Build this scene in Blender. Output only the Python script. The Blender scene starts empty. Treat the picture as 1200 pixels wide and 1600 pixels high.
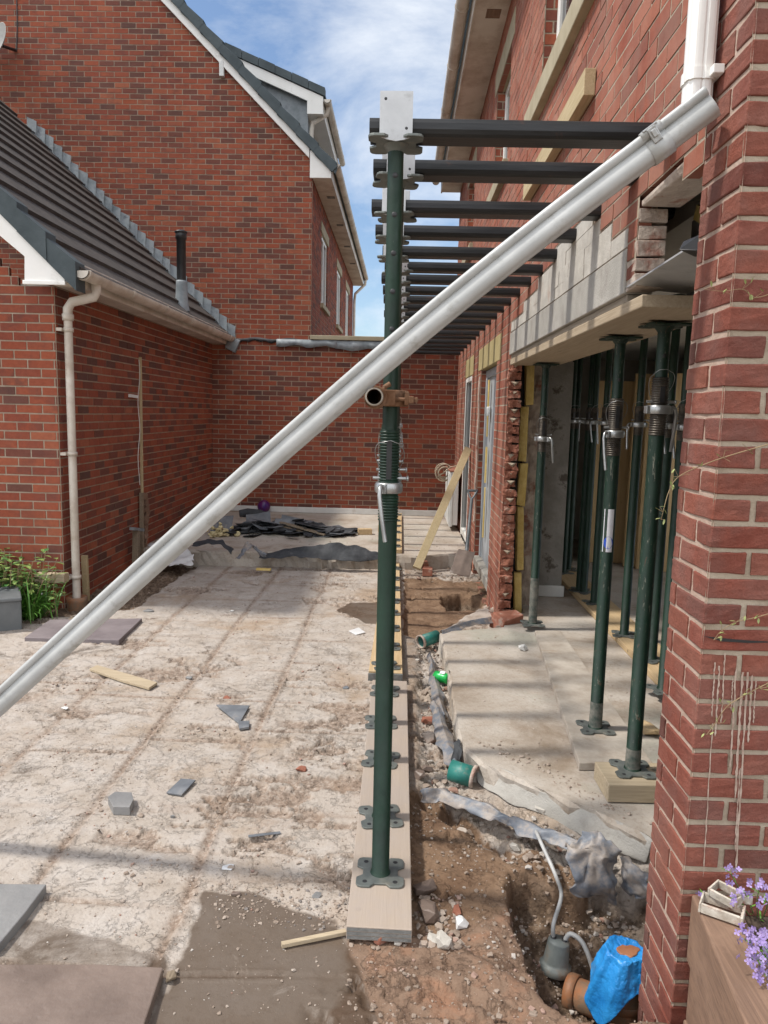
import bpy, bmesh, math, random
import numpy as np
from mathutils import Vector, Matrix
R = math.radians
random.seed(7); rng = np.random.default_rng(7)
SC = bpy.context.scene
COL = SC.collection

# ------------------------------------------------------------------ camera
F, CX, CY, H = 1155.0, 600.0, 800.0, 1.66
PITCH, YAW, ROLL = R(7.65), R(1.15), R(1.4)
fwd = np.array([-math.sin(YAW)*math.cos(PITCH), math.cos(YAW)*math.cos(PITCH), -math.sin(PITCH)])
rt = np.array([math.cos(YAW), math.sin(YAW), 0.0]); up = np.cross(rt, fwd)
cr = rt*math.cos(ROLL)+up*math.sin(ROLL); cu = -rt*math.sin(ROLL)+up*math.cos(ROLL)
cam_d = bpy.data.cameras.new('camera'); cam = bpy.data.objects.new('camera', cam_d); COL.objects.link(cam)
cam_d.sensor_fit = 'HORIZONTAL'; cam_d.sensor_width = 36; cam_d.lens = F/1200*36
cam_d.clip_start = 0.05; cam_d.clip_end = 2000
M4 = Matrix(((cr[0], cu[0], -fwd[0], 0), (cr[1], cu[1], -fwd[1], 0), (cr[2], cu[2], -fwd[2], H), (0, 0, 0, 1)))
cam.matrix_world = M4
SC.camera = cam
def ray(px, py): return cr*(px-CX)/F + cu*(CY-py)/F + fwd
def onz(px, py, z=0.0):
    r = ray(px, py); t = (z-H)/r[2]; return (r[0]*t, r[1]*t, z)
def onx(px, py, x):
    r = ray(px, py); t = x/r[0]; return (x, r[1]*t, H+r[2]*t)
def ony(px, py, y):
    r = ray(px, py); t = y/r[1]; return (r[0]*t, y, H+r[2]*t)

# ------------------------------------------------------------------ world, sun, exposure
SUN_EL, SUN_AZ = R(58), R(-94)          # azimuth measured from +Y towards +X
w = bpy.data.worlds.new('World'); SC.world = w; w.use_nodes = True
nt = w.node_tree; nt.nodes.clear()
N = nt.nodes.new; L = nt.links.new
out = N('ShaderNodeOutputWorld'); bg = N('ShaderNodeBackground'); bg.inputs[1].default_value = 0.085
sky = N('ShaderNodeTexSky'); sky.sky_type = 'NISHITA'; sky.sun_disc = False
sky.sun_elevation = SUN_EL; sky.sun_rotation = SUN_AZ; sky.altitude = 50; sky.air_density = 1.0; sky.dust_density = 0.6; sky.ozone_density = 2.0
tc = N('ShaderNodeTexCoord'); mp = N('ShaderNodeMapping'); mp.inputs['Scale'].default_value = (1.0, 1.0, 2.3)
mp.inputs['Location'].default_value = (0.35, 0.1, 0.2)
n1 = N('ShaderNodeTexNoise'); n1.inputs['Scale'].default_value = 2.6; n1.inputs['Detail'].default_value = 10; n1.inputs['Roughness'].default_value = 0.6; n1.inputs['Distortion'].default_value = 0.3
rp = N('ShaderNodeValToRGB'); rp.color_ramp.elements[0].position = 0.42; rp.color_ramp.elements[1].position = 0.66
mx = N('ShaderNodeMixRGB'); 
L(tc.outputs['Generated'], mp.inputs[0]); L(mp.outputs[0], n1.inputs[0]); L(n1.outputs[0], rp.inputs[0])
ml = N('ShaderNodeMath'); ml.operation = 'MULTIPLY'; ml.inputs[1].default_value = 0.85
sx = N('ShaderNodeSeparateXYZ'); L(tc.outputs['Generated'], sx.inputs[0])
bk = N('ShaderNodeMapRange'); bk.inputs['From Min'].default_value = 0.25; bk.inputs['From Max'].default_value = -0.35; L(sx.outputs['Y'], bk.inputs['Value'])  # unseen sky behind the camera: cloud added and brightened to fill front walls
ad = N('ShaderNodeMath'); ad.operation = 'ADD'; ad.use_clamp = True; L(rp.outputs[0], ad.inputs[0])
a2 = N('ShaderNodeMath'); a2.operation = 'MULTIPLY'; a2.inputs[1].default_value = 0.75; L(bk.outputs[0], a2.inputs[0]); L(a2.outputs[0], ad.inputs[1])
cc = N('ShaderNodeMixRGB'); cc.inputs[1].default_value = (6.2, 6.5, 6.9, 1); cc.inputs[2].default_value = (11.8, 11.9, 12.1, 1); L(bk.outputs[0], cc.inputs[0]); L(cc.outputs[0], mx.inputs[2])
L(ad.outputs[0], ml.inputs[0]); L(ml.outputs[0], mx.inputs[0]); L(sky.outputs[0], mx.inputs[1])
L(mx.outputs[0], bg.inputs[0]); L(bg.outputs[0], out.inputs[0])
sd = bpy.data.lights.new('sun', 'SUN'); sun = bpy.data.objects.new('sun', sd); COL.objects.link(sun)
sd.energy = 2.0; sd.angle = R(5.0); sd.color = (1, 0.95, 0.87)
sdir = Vector((math.sin(SUN_AZ)*math.cos(SUN_EL), math.cos(SUN_AZ)*math.cos(SUN_EL), math.sin(SUN_EL)))
sun.rotation_euler = sdir.to_track_quat('Z', 'Y').to_euler()
sun.location = (-6, 2, 9)
SC.view_settings.view_transform = 'Standard'; SC.view_settings.look = 'None'
SC.view_settings.gamma = 1; SC.view_settings.exposure = 0.92; SC.view_settings.use_curve_mapping = False

# ------------------------------------------------------------------ materials
def lin(c):
    return tuple((x/255/12.92 if x/255 <= .04045 else ((x/255+.055)/1.055)**2.4) for x in c)
class NT:
    def __init__(s, name):
        s.m = bpy.data.materials.new(name); s.m.use_nodes = True; s.t = s.m.node_tree; s.t.nodes.clear()
        s.out = s.n('OutputMaterial'); s.b = s.n('BsdfPrincipled'); s.l(s.b.outputs[0], s.out.inputs[0])
        s.tc = s.n('TexCoord'); s.co = s.tc.outputs['Object']
    def n(s, k, **kw):
        x = s.t.nodes.new('ShaderNode'+k)
        for a, v in kw.items(): setattr(x, a, v)
        return x
    def l(s, a, b): s.t.links.new(a, b)
    def noise(s, scale, detail=6, rough=.6, dist=0, stretch=None):
        x = s.n('TexNoise'); x.inputs['Scale'].default_value = scale; x.inputs['Detail'].default_value = detail
        x.inputs['Roughness'].default_value = rough; x.inputs['Distortion'].default_value = dist
        if stretch:
            m = s.n('Mapping'); m.inputs['Scale'].default_value = stretch; s.l(s.co, m.inputs[0]); s.l(m.outputs[0], x.inputs[0])
        else: s.l(s.co, x.inputs[0])
        return x.outputs[0]
    def ramp(s, f, stops):
        r = s.n('ValToRGB'); e = r.color_ramp.elements
        while len(e) < len(stops): e.new(.5)
        for i, (p, c) in enumerate(stops):
            e[i].position = p
            e[i].color = (c, c, c, 1) if isinstance(c, (int, float)) else (*c, 1)
        s.l(f, r.inputs[0]); return r.outputs[0]
    def mix(s, f, a, b, mode='MIX'):
        m = s.n('MixRGB', blend_type=mode)
        for i, v in ((0, f), (1, a), (2, b)):
            if isinstance(v, (int, float)): m.inputs[i].default_value = v if i == 0 else (v, v, v, 1)
            elif isinstance(v, tuple): m.inputs[i].default_value = (*v, 1)
            else: s.l(v, m.inputs[i])
        return m.outputs[0]
    def math(s, op, a, b=0, clamp=False):
        m = s.n('Math', operation=op); m.use_clamp = clamp
        for i, v in ((0, a), (1, b)):
            if isinstance(v, (int, float)): m.inputs[i].default_value = v
            else: s.l(v, m.inputs[i])
        return m.outputs[0]
    def attr(s, name, ch=None):
        a = s.n('Attribute', attribute_name=name)
        if ch is None: return a.outputs['Color']
        p = s.n('SeparateColor'); s.l(a.outputs['Color'], p.inputs[0]); return p.outputs[ch]
    def bump(s, h, dist, strength=1.0, prev=None):
        b = s.n('Bump'); b.inputs['Distance'].default_value = dist; b.inputs['Strength'].default_value = strength
        s.l(h, b.inputs['Height'])
        if prev is not None: s.l(prev, b.inputs['Normal'])
        return b.outputs[0]
    def done(s, col, rough=.8, metal=0, normal=None, spec=None):
        if isinstance(col, tuple): s.b.inputs['Base Color'].default_value = (*col, 1)
        else: s.l(col, s.b.inputs['Base Color'])
        if isinstance(rough, (int, float)): s.b.inputs['Roughness'].default_value = rough
        else: s.l(rough, s.b.inputs['Roughness'])
        s.b.inputs['Metallic'].default_value = metal
        if spec is not None: s.b.inputs['Specular IOR Level'].default_value = spec
        if normal is not None: s.l(normal, s.b.inputs['Normal'])
        return s.m

def simple(name, a, b, scale=8, rough=.7, metal=0, bump=.002, bscale=None, lo=.35, hi=.65, stretch=None, dirt=None, dlo=.55, dhi=.7, dscale=5):
    t = NT(name)
    c = t.ramp(t.noise(scale, stretch=stretch), [(lo, a), (hi, b)])
    if dirt: c = t.mix(t.ramp(t.noise(dscale, 8, .7), [(dlo, 0), (dhi, 1)]), c, dirt)
    nm = t.bump(t.noise(bscale or scale*6, 5, .6, stretch=stretch), bump) if bump else None
    return t.done(c, rough, metal, nm)

def brick_mat(name, reds, dust=.0, dustcol=(.45, .30, .25), bumpd=.0025):
    t = NT(name)
    tone = t.attr('tone', 0); t2 = t.attr('tone', 1)
    c = t.ramp(tone, [(i/(len(reds)-1), r) for i, r in enumerate(reds)])
    n = t.noise(30, 8, .7)
    c = t.mix(t.ramp(n, [(.35, .4), (.6, 0)]), c, t.mix(1.0, c, (.55, .45, .45), 'MULTIPLY'))
    blot = t.ramp(t.noise(7, 5, .6), [(.45, 0), (.62, 1)])
    c = t.mix(t.math('MULTIPLY', blot, t.math('MULTIPLY', t2, .5)), c, (.07, .035, .035))
    sm = t.ramp(t.noise(55, 3, .8), [(.64, 0), (.76, .3)])
    c = t.mix(sm, c, (.40, .22, .16))
    lw = t.ramp(t.noise(.55, 5, .65), [(.35, .78), (.65, 1.0)]); c = t.mix(1.0, c, lw, 'MULTIPLY')
    if dust:
        d = t.math('MULTIPLY', t.ramp(t.noise(3.5, 8, .65), [(.3, 0), (.62, 1)]), dust)
        c = t.mix(d, c, dustcol)
    h = t.math('ADD', t.noise(60, 6, .75), t.math('MULTIPLY', t.noise(14, 3, .5), .8))
    return t.done(c, .85, 0, t.bump(h, bumpd), .25)

REDS = [(.135, .062, .048), (.195, .065, .045), (.285, .070, .040), (.335, .085, .044), (.37, .098, .048), (.31, .076, .040), (.40, .125, .064)]
M = {}
M['brick'] = brick_mat('red_brick', REDS, .05)
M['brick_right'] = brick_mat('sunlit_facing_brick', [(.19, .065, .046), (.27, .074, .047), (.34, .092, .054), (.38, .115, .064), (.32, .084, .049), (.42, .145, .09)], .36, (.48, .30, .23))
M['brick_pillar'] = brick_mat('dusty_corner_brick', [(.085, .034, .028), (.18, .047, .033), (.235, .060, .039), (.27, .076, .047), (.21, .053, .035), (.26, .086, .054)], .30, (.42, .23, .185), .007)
def mortar(name, a, b):
    return simple(name, a, b, 12, .95, 0, .004, 90)
M['mortar'] = mortar('buff_mortar', (.32, .255, .19), (.42, .35, .27))
M['mortar_grey'] = mortar('grey_mortar', (.36, .26, .205), (.46, .35, .285))
M['upvc'] = simple('white_upvc', (.78, .77, .73), (.86, .85, .82), 3, .35, 0, .0004, 20, dirt=(.45, .43, .38), dlo=.6, dhi=.8)
M['upvc_aged'] = simple('aged_cream_upvc', (.56, .51, .44), (.69, .64, .57), 2, .5, 0, .0006, 20, dirt=(.36, .28, .21), dlo=.45, dhi=.75, dscale=3)
M['gutter_dirty'] = simple('grimy_white_upvc', (.38, .39, .385), (.52, .53, .525), 4, .42, 0, .0008, 40, stretch=(1, 1, 1), dirt=(.25, .24, .21), dlo=.56, dhi=.74, dscale=9)
M['tile'] = simple('brown_roof_tile', (.042, .035, .031), (.074, .063, .057), 6, .85, 0, .003, 60, dirt=(.04, .034, .03), dlo=.5, dhi=.7)
M['tile_grey'] = simple('blue_grey_tile', (.035, .05, .057), (.065, .085, .094), 4, .7, 0, .002, 60)
M['lead'] = simple('lead_sheet', (.17, .195, .21), (.36, .39, .41), 5, .6, .2, .003, 25, dirt=(.08, .09, .11), dlo=.5, dhi=.72)
def prop_paint(name, a, b_, wear, rust, lo):
    t = NT(name)
    c = t.ramp(t.noise(9), [(.35, a), (.65, b_)])
    sc1 = t.noise(1.0, 7, .75, .4, (95, 95, 16)); c = t.mix(t.ramp(sc1, [(lo, 0), (lo+.035, .85)]), c, wear)
    c = t.mix(t.ramp(t.noise(1.0, 8, .7, 1.2, (38, 38, 7)), [(lo+.02, 0), (lo+.06, .9)]), c, rust)
    c = t.mix(t.ramp(t.noise(5, 6, .7), [(.50, 0), (.78, .22)]), c, (.07, .09, .065))
    return t.done(c, t.ramp(t.noise(20), [(.3, .42), (.7, .7)]), 0, t.bump(t.noise(60), .0008))
M['green'] = prop_paint('dark_green_paint', (.0018, .017, .009), (.0035, .029, .014), (.10, .13, .10), (.03, .02, .014), .66)
M['green_dusty'] = prop_paint('dusty_green_paint', (.002, .016, .009), (.004, .027, .014), (.20, .20, .16), (.075, .042, .025), .60)
M['greenend'] = simple('mortar_caked_green_paint', (.05, .07, .06), (.20, .19, .165), 22, .8, 0, .003, 60)
M['thread'] = simple('oiled_thread_steel', (.05, .045, .038), (.13, .11, .09), 20, .45, .6, .0005, 80)
M['plate'] = simple('galvanised_grey_plate', (.12, .135, .13), (.20, .215, .20), 16, .55, .5, .001, 60, dirt=(.30, .27, .22), dlo=.58, dhi=.74)
M['zinc'] = simple('bright_zinc', (.30, .31, .31), (.46, .47, .47), 12, .35, .75, .0006, 60, dirt=(.25, .24, .22), dlo=.6, dhi=.75, dscale=12)
M['silver'] = simple('brushed_silver_plate', (.45, .46, .47), (.56, .57, .58), 8, .5, .45, .0003, 90, dirt=(.26, .26, .25), dlo=.55, dhi=.78, dscale=9)
M['needle'] = simple('black_mill_steel', (.016, .017, .018), (.036, .037, .039), 9, .42, .5, .0008, 50, stretch=(.3, 3, 3), dirt=(.10, .05, .035), dlo=.6, dhi=.74, dscale=7)
M['rust'] = simple('rusty_steel', (.16, .075, .035), (.26, .15, .09), 25, .85, .2, .002, 70, dirt=(.08, .045, .03), dlo=.5, dhi=.7, dscale=18)
M['tube'] = simple('weathered_scaffold_tube', (.28, .25, .21), (.42, .38, .32), 20, .6, .5, .001, 60, dirt=(.15, .09, .05), dlo=.5, dhi=.7, dscale=14)
def wood(name, a, b, stretch=(30, 1.2, 30), dirt=None, rough=.75, dl=(.35, .6)):
    t = NT(name)
    n = t.noise(2.0, 6, .6, 1.5, stretch)
    c = t.ramp(n, [(.3, a), (.5, tuple((x+y)/2 for x, y in zip(a, b))), (.7, b)])
    kn = t.n('TexVoronoi'); kn.inputs['Scale'].default_value = 4.5; t.l(t.co, kn.inputs[0])
    c = t.mix(t.ramp(kn.outputs[0], [(.03, .8), (.07, 0)]), c, tuple(x*.3 for x in a))
    if dirt: c = t.mix(t.ramp(t.noise(5, 8, .7), [(dl[0], 1), (dl[1], .35)]), c, dirt)
    return t.done(c, rough, 0, t.bump(n, .0015))
M['board'] = wood('new_scaffold_board', (.42, .29, .15), (.56, .42, .25))
M['board_dusty'] = wood('dusty_scaffold_board', (.34, .26, .185), (.45, .365, .28), dirt=(.36, .30, .255), dl=(.42, .72))
M['board_end'] = simple('grey_board_end', (.13, .135, .13), (.24, .24, .23), 20, .8, 0, .003, 60)
M['bearer'] = wood('dull_softwood_bearer', (.34, .265, .18), (.46, .375, .27))
M['timber'] = wood('sawn_softwood', (.40, .31, .17), (.54, .44, .27))
M['timber_x'] = wood('sawn_softwood_across', (.34, .27, .18), (.50, .41, .285), (1.2, 30, 30))
M['ply'] = wood('tan_plywood', (.56, .39, .19), (.70, .51, .28), (12, 12, .8))
M['ply_soffit'] = wood('plywood_bearer', (.26, .22, .17), (.36, .31, .25))
M['board_grey'] = simple('mortar_dusted_board', (.33, .28, .23), (.47, .42, .36), 7, .9, 0, .003, 50, dirt=(.30, .22, .15), dlo=.58, dhi=.74)
M['old_timber'] = wood('weathered_timber', (.16, .12, .08), (.30, .24, .17))
M['sleeper'] = wood('brown_sleeper', (.075, .042, .030), (.24, .145, .095), (30, 1.0, 30), (.27, .17, .115), dl=(.3, .5))
M['concrete'] = simple('grey_concrete', (.30, .28, .245), (.42, .395, .35), 5, .9, 0, .004, 70, dirt=(.24, .20, .165), dlo=.52, dhi=.7)
M['lintel'] = simple('concrete_lintel', (.33, .315, .285), (.43, .41, .375), 4, .9, 0, .003, 120, dirt=(.26, .235, .21), dlo=.5, dhi=.75)
M['block'] = simple('lightweight_block', (.40, .375, .335), (.53, .50, .45), 9, .92, 0, .003, 90, dirt=(.38, .25, .19), dlo=.56, dhi=.75, dscale=4)
M['stone_sill'] = simple('buff_cast_stone', (.33, .285, .19), (.42, .37, .26), 6, .85, 0, .001, 90)
M['yellow_stone'] = simple('yellow_cast_stone', (.36, .29, .13), (.45, .37, .19), 6, .85, 0, .001, 90)
M['plaster'] = simple('grubby_plaster', (.22, .21, .19), (.33, .315, .29), 5, .9, 0, .004, 40, dirt=(.11, .095, .08), dlo=.55, dhi=.62, dscale=5)
M['white_paint'] = simple('white_paint', (.62, .62, .60), (.72, .72, .70), 6, .6, 0, .001, 40, dirt=(.45, .38, .32), dlo=.6, dhi=.8)
M['insul'] = simple('yellow_insulation', (.60, .42, .12), (.74, .56, .22), 14, .9, 0, .006, 60)
M['wool'] = simple('glass_wool', (.50, .42, .22), (.66, .58, .36), 20, .95, 0, .01, 60)
M['jagged'] = simple('broken_masonry', (.36, .29, .245), (.56, .48, .41), 9, .95, 0, .012, 28, dirt=(.28, .11, .075), dlo=.52, dhi=.66, dscale=6)
M['brickbroken'] = simple('broken_red_brick', (.24, .085, .05), (.36, .15, .10), 12, .92, 0, .006, 40, dirt=(.42, .33, .27), dlo=.55, dhi=.7, dscale=12)
M['felt'] = simple('black_felt', (.018, .02, .024), (.05, .054, .06), 10, .75, 0, .004, 40, dirt=(.14, .14, .14), dlo=.58, dhi=.75)
M['membrane'] = simple('dusty_membrane', (.10, .115, .14), (.19, .205, .235), 9, .5, 0, .004, 30, dirt=(.30, .26, .23), dlo=.44, dhi=.60, dscale=14)
M['slate'] = simple('blue_grey_slate', (.10, .11, .125), (.19, .20, .215), 8, .65, 0, .002, 40, dirt=(.33, .29, .25), dlo=.6, dhi=.75)
M['slab'] = simple('brown_stone_slab', (.135, .10, .082), (.23, .175, .145), 3, .45, 0, .003, 30, dirt=(.30, .27, .25), dlo=.6, dhi=.7, dscale=2.5)
M['slab_grey'] = simple('grey_stone_slab', (.17, .17, .17), (.26, .255, .25), 3, .55, 0, .003, 30)
M['slab_purple'] = simple('purple_stone_slab', (.15, .125, .13), (.24, .205, .21), 3, .7, 0, .003, 30)
M['clay'] = simple('orange_clay_pipe', (.30, .12, .05), (.40, .18, .085), 6, .6, 0, .002, 40, dirt=(.20, .14, .095), dlo=.42, dhi=.6, dscale=11)
M['bluebag'] = simple('blue_plastic_bag', (.012, .16, .46), (.03, .28, .66), 7, .35, 0, .008, 22, dirt=(.12, .22, .36), dlo=.62, dhi=.75)
M['teal'] = simple('teal_plastic_pipe', (.012, .13, .11), (.03, .20, .17), 12, .5, 0, .001, 40, dirt=(.20, .22, .18), dlo=.55, dhi=.7, dscale=20)
M['greencan'] = simple('bright_green_can', (.01, .33, .06), (.02, .44, .09), 5, .3, .2, 0)
M['cap'] = simple('plain_black_plastic', (.012, .012, .013), (.03, .03, .032), 5, .45, 0, .0005)
M['greyplastic'] = simple('dark_grey_plastic', (.10, .11, .115), (.15, .16, .165), 4, .5, 0, .001, 50, dirt=(.2, .19, .17), dlo=.6, dhi=.8)
M['pump'] = simple('muddy_grey_pump', (.15, .17, .165), (.25, .27, .255), 12, .5, 0, .002, 40, dirt=(.22, .16, .11), dlo=.5, dhi=.68, dscale=12)
M['cable'] = simple('pale_grey_cable', (.34, .34, .33), (.46, .46, .45), 20, .5, 0, 0)
M['white_sheet'] = simple('white_sheet', (.55, .55, .55), (.70, .70, .70), 5, .5, 0, .004, 14)
M['sticker'] = simple('white_sticker', (.66, .66, .70), (.74, .74, .78), 30, .4, 0, 0)
M['bluedot'] = simple('blue_print', (.015, .07, .5), (.02, .09, .55), 5, .4, 0, 0)
M['ball'] = simple('purple_ball', (.14, .01, .045), (.05, .015, .16), 6, .35, 0, 0)
M['doorgrey'] = simple('pale_grey_door', (.36, .39, .42), (.43, .46, .49), 4, .5, 0, .001, 30, dirt=(.30, .27, .24), dlo=.58, dhi=.72)
M['soil_dark'] = simple('dark_loam', (.035, .024, .017), (.10, .07, .05), 14, .95, 0, .02, 30)
M['dark_room'] = simple('unlit_plasterboard', (.46, .43, .38), (.56, .53, .48), 4, .9, 0, .001)
M['steel_spade'] = simple('worn_spade_steel', (.10, .11, .12), (.19, .20, .21), 8, .5, .5, .001, 40)
M['leaf'] = simple('variegated_leaf', (.03, .12, .02), (.28, .36, .10), 18, .5, 0, .001, 40, lo=.42, hi=.62)
M['grassleaf'] = simple('fresh_green_blade', (.06, .19, .02), (.13, .30, .045), 12, .5, 0, 0)
M['twig'] = simple('dry_vine', (.22, .15, .08), (.34, .25, .14), 20, .8, 0, 0)
M['petal'] = simple('lilac_petal', (.22, .14, .40), (.44, .34, .60), 40, .6, 0, 0)
M['stem'] = simple('flower_stem', (.10, .17, .05), (.20, .24, .10), 12, .6, 0, 0)
t = NT('window_glass'); M['glass'] = t.done((.02, .025, .035), .06, 0, None, .8)
M['pebble'] = None
def rubble_mat():
    t = NT('rubble')
    c = t.ramp(t.attr('tone', 0), [(0, (.20, .15, .115)), (.3, (.33, .26, .21)), (.5, (.40, .34, .29)), (.68, (.50, .45, .40)), (.8, (.28, .10, .06)), (.88, (.12, .12, .125)), (1, (.60, .57, .53))])
    c = t.mix(.35, c, t.ramp(t.noise(30), [(.3, (.20, .15, .12)), (.7, (.46, .39, .33))]))
    return t.done(c, .92, 0, t.bump(t.noise(60, 5), .004), .2)
M['pebble'] = rubble_mat()

# ------------------------------------------------------------------ mesh helper
def worldloc(o):
    v = Vector((0, 0, 0))
    while o is not None: v += o.location; o = o.parent
    return v
class MB:
    def __init__(s): s.v = []; s.f = []; s.sm = []; s.t = []; s.mi = []
    def add(s, vs, fs, tone=(0, 0), smooth=False, mi=0):
        b = len(s.v); s.v += [tuple(p) for p in vs]; s.f += [tuple(i+b for i in f) for f in fs]
        s.sm += [smooth]*len(fs); s.t += [tone]*len(vs); s.mi += [mi]*len(fs); return s
    def box(s, x0, x1, y0, y1, z0, z1, tone=(0, 0), mi=0):
        return s.add([(x, y, z) for z in (z0, z1) for y in (y0, y1) for x in (x0, x1)],
                     [(0, 2, 3, 1), (4, 5, 7, 6), (0, 1, 5, 4), (1, 3, 7, 5), (3, 2, 6, 7), (2, 0, 4, 6)], tone, False, mi)
    def obox(s, c, size, rot=None, tone=(0, 0), mi=0, jit=0):
        h = [x/2 for x in size]; vs = []
        for z in (-1, 1):
            for y in (-1, 1):
                for x in (-1, 1):
                    p = Vector((x*h[0], y*h[1], z*h[2]))
                    if jit: p += Vector([random.uniform(-jit, jit) for _ in range(3)])
                    if rot is not None: p = rot @ p
                    vs.append(p+Vector(c))
        return s.add(vs, [(0, 2, 3, 1), (4, 5, 7, 6), (0, 1, 5, 4), (1, 3, 7, 5), (3, 2, 6, 7), (2, 0, 4, 6)], tone, False, mi)
    def beam(s, a, b, w, h, upv=(0, 0, 1), tone=(0, 0), ch=0):
        a = Vector(a); b = Vector(b); d = (b-a); ln = d.length; d.normalize(); u = Vector(upv); sd_ = d.cross(u)
        if sd_.length < 1e-4: sd_ = d.cross(Vector((1, 0, 0)))
        sd_.normalize(); u = sd_.cross(d)
        pr = [(-w/2, -h/2), (w/2, -h/2), (w/2, h/2), (-w/2, h/2)]
        if ch:
            pr = [(-w/2+ch, -h/2), (w/2-ch, -h/2), (w/2, -h/2+ch), (w/2, h/2-ch), (w/2-ch, h/2), (-w/2+ch, h/2), (-w/2, h/2-ch), (-w/2, -h/2+ch)]
        return s.extr(pr, a, sd_, u, b-a, tone)
    def extr(s, pr, o, U, V, D, tone=(0, 0), cap=True, smooth=False, closed=True):
        n = len(pr); o = Vector(o); U = Vector(U); V = Vector(V); D = Vector(D)
        vs = [o+U*p[0]+V*p[1] for p in pr]+[o+U*p[0]+V*p[1]+D for p in pr]
        k = n if closed else n-1
        fs = [(i, (i+1) % n, (i+1) % n+n, i+n) for i in range(k)]
        s.add(vs, fs, tone, smooth)
        if cap and closed: s.add(vs, [tuple(range(n-1, -1, -1)), tuple(range(n, 2*n))], tone)
        return s
    def tube(s, pts, r, n=12, cap=True, smooth=True, tone=(0, 0)):
        pts = [Vector(p) for p in pts]; m = len(pts)
        rr = r if isinstance(r, (list, tuple)) else [r]*m
        vs = []; prev = None
        for i, p in enumerate(pts):
            d = (pts[min(i+1, m-1)]-pts[max(i-1, 0)])
            if d.length < 1e-9: d = Vector((0, 0, 1))
            d.normalize()
            if prev is None:
                a = Vector((0, 0, 1)) if abs(d.z) < .9 else Vector((1, 0, 0))
                u = d.cross(a).normalized()
            else:
                u = (prev-d*prev.dot(d)).normalized()
            prev = u; v = d.cross(u)
            for k in range(n):
                an = 2*math.pi*k/n
                vs.append(p+(u*math.cos(an)+v*math.sin(an))*rr[i])
        fs = []
        for i in range(m-1):
            for k in range(n):
                fs.append((i*n+k, i*n+(k+1) % n, (i+1)*n+(k+1) % n, (i+1)*n+k))
        s.add(vs, fs, tone, smooth)
        if cap: s.add(vs[:n], [tuple(range(n-1, -1, -1))], tone); s.add(vs[-n:], [tuple(range(n))], tone)
        return s
    def lathe(s, prof, c=(0, 0, 0), n=20, tone=(0, 0), rot=None, closed=False):
        vs = []; c = Vector(c)
        for r, z in prof:
            for k in range(n):
                a = 2*math.pi*k/n; p = Vector((r*math.cos(a), r*math.sin(a), z))
                if rot is not None: p = rot @ p
                vs.append(p+c)
        m = len(prof); fs = [(i*n+k, i*n+(k+1) % n, (i+1)*n+(k+1) % n, (i+1)*n+k) for i in range(m-1) for k in range(n)]
        return s.add(vs, fs, tone, True)
    def pipe(s, a, b, ro, ri, n=20):      # hollow tube
        a = Vector(a); b = Vector(b); q = (b-a).to_track_quat('Z', 'Y').to_matrix(); l = (b-a).length
        return s.lathe([(ri, 0), (ro, 0), (ro, l), (ri, l), (ri, 0)], a, n, rot=q)
    def tri(s, a, b, c, tone=(0, 0)): return s.add([a, b, c], [(0, 1, 2)], tone)
    def poly(s, pts, tone=(0, 0)): return s.add(pts, [tuple(range(len(pts)))], tone)
    def slab(s, pts, z0, z1, tone=(0, 0)):   # xy polygon extruded
        n = len(pts)
        a = sum(pts[i][0]*pts[(i+1) % n][1]-pts[(i+1) % n][0]*pts[i][1] for i in range(n))
        if a < 0: pts = pts[::-1]
        vs = [(p[0], p[1], z0) for p in pts]+[(p[0], p[1], z1) for p in pts]
        return s.add(vs, [tuple(range(n-1, -1, -1)), tuple(range(n, 2*n))]+[(i, (i+1) % n, (i+1) % n+n, i+n) for i in range(n)], tone)
    def build(s, name, mat, parent=None, bevel=0, label=None, sub=0, disp=0, dscale=.05, smooth_all=False):
        o0 = worldloc(parent) if parent is not None else Vector((0, 0, 0))
        me = bpy.data.meshes.new(name)
        V = np.array(s.v, dtype=np.float64)-np.array(o0)
        me.from_pydata(V.tolist(), [], s.f)
        mats = mat if isinstance(mat, (list, tuple)) else [mat]
        for m in mats: me.materials.append(m)
        me.polygons.foreach_set('use_smooth', np.array([True]*len(s.f) if smooth_all else s.sm, dtype=bool))
        me.polygons.foreach_set('material_index', np.array(s.mi, dtype=np.int32))
        if any(t != (0, 0) for t in s.t):
            a = me.color_attributes.new('tone', 'FLOAT_COLOR', 'POINT')
            T = np.ones((len(s.v), 4), dtype=np.float32); T[:, :2] = np.array(s.t, dtype=np.float32); T[:, 2] = 0
            a.data.foreach_set('color', T.ravel())
        me.update()
        o = bpy.data.objects.new(name, me); COL.objects.link(o)
        if parent is not None: o.parent = parent
        if bevel:
            b = o.modifiers.new('bevel', 'BEVEL'); b.width = bevel; b.segments = 2; b.limit_method = 'ANGLE'; b.angle_limit = R(40)
        if sub:
            u = o.modifiers.new('sub', 'SUBSURF'); u.levels = sub; u.render_levels = sub; u.subdivision_type = 'SIMPLE' if sub > 0 and disp else 'CATMULL_CLARK'
        if disp:
            tx = bpy.data.textures.new(name+'_noise', 'CLOUDS'); tx.noise_scale = dscale; tx.noise_depth = 3
            d = o.modifiers.new('disp', 'DISPLACE'); d.texture = tx; d.strength = disp; d.mid_level = .5
        if label: o['label'] = label
        return o
def tag(o, label, cat, group=None, kind=None):
    if label: o['label'] = label
    if cat: o['category'] = cat
    if group: o['group'] = group
    if kind: o['kind'] = kind
    return o
def empty(name, loc, label=None, cat=None, group=None, rz=0):
    o = bpy.data.objects.new(name, None); COL.objects.link(o); o.location = loc; o.rotation_euler = (0, 0, rz); o.empty_display_size = .05
    return tag(o, label, cat, group)
def struct(o): o['kind'] = 'structure'; return o
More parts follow.
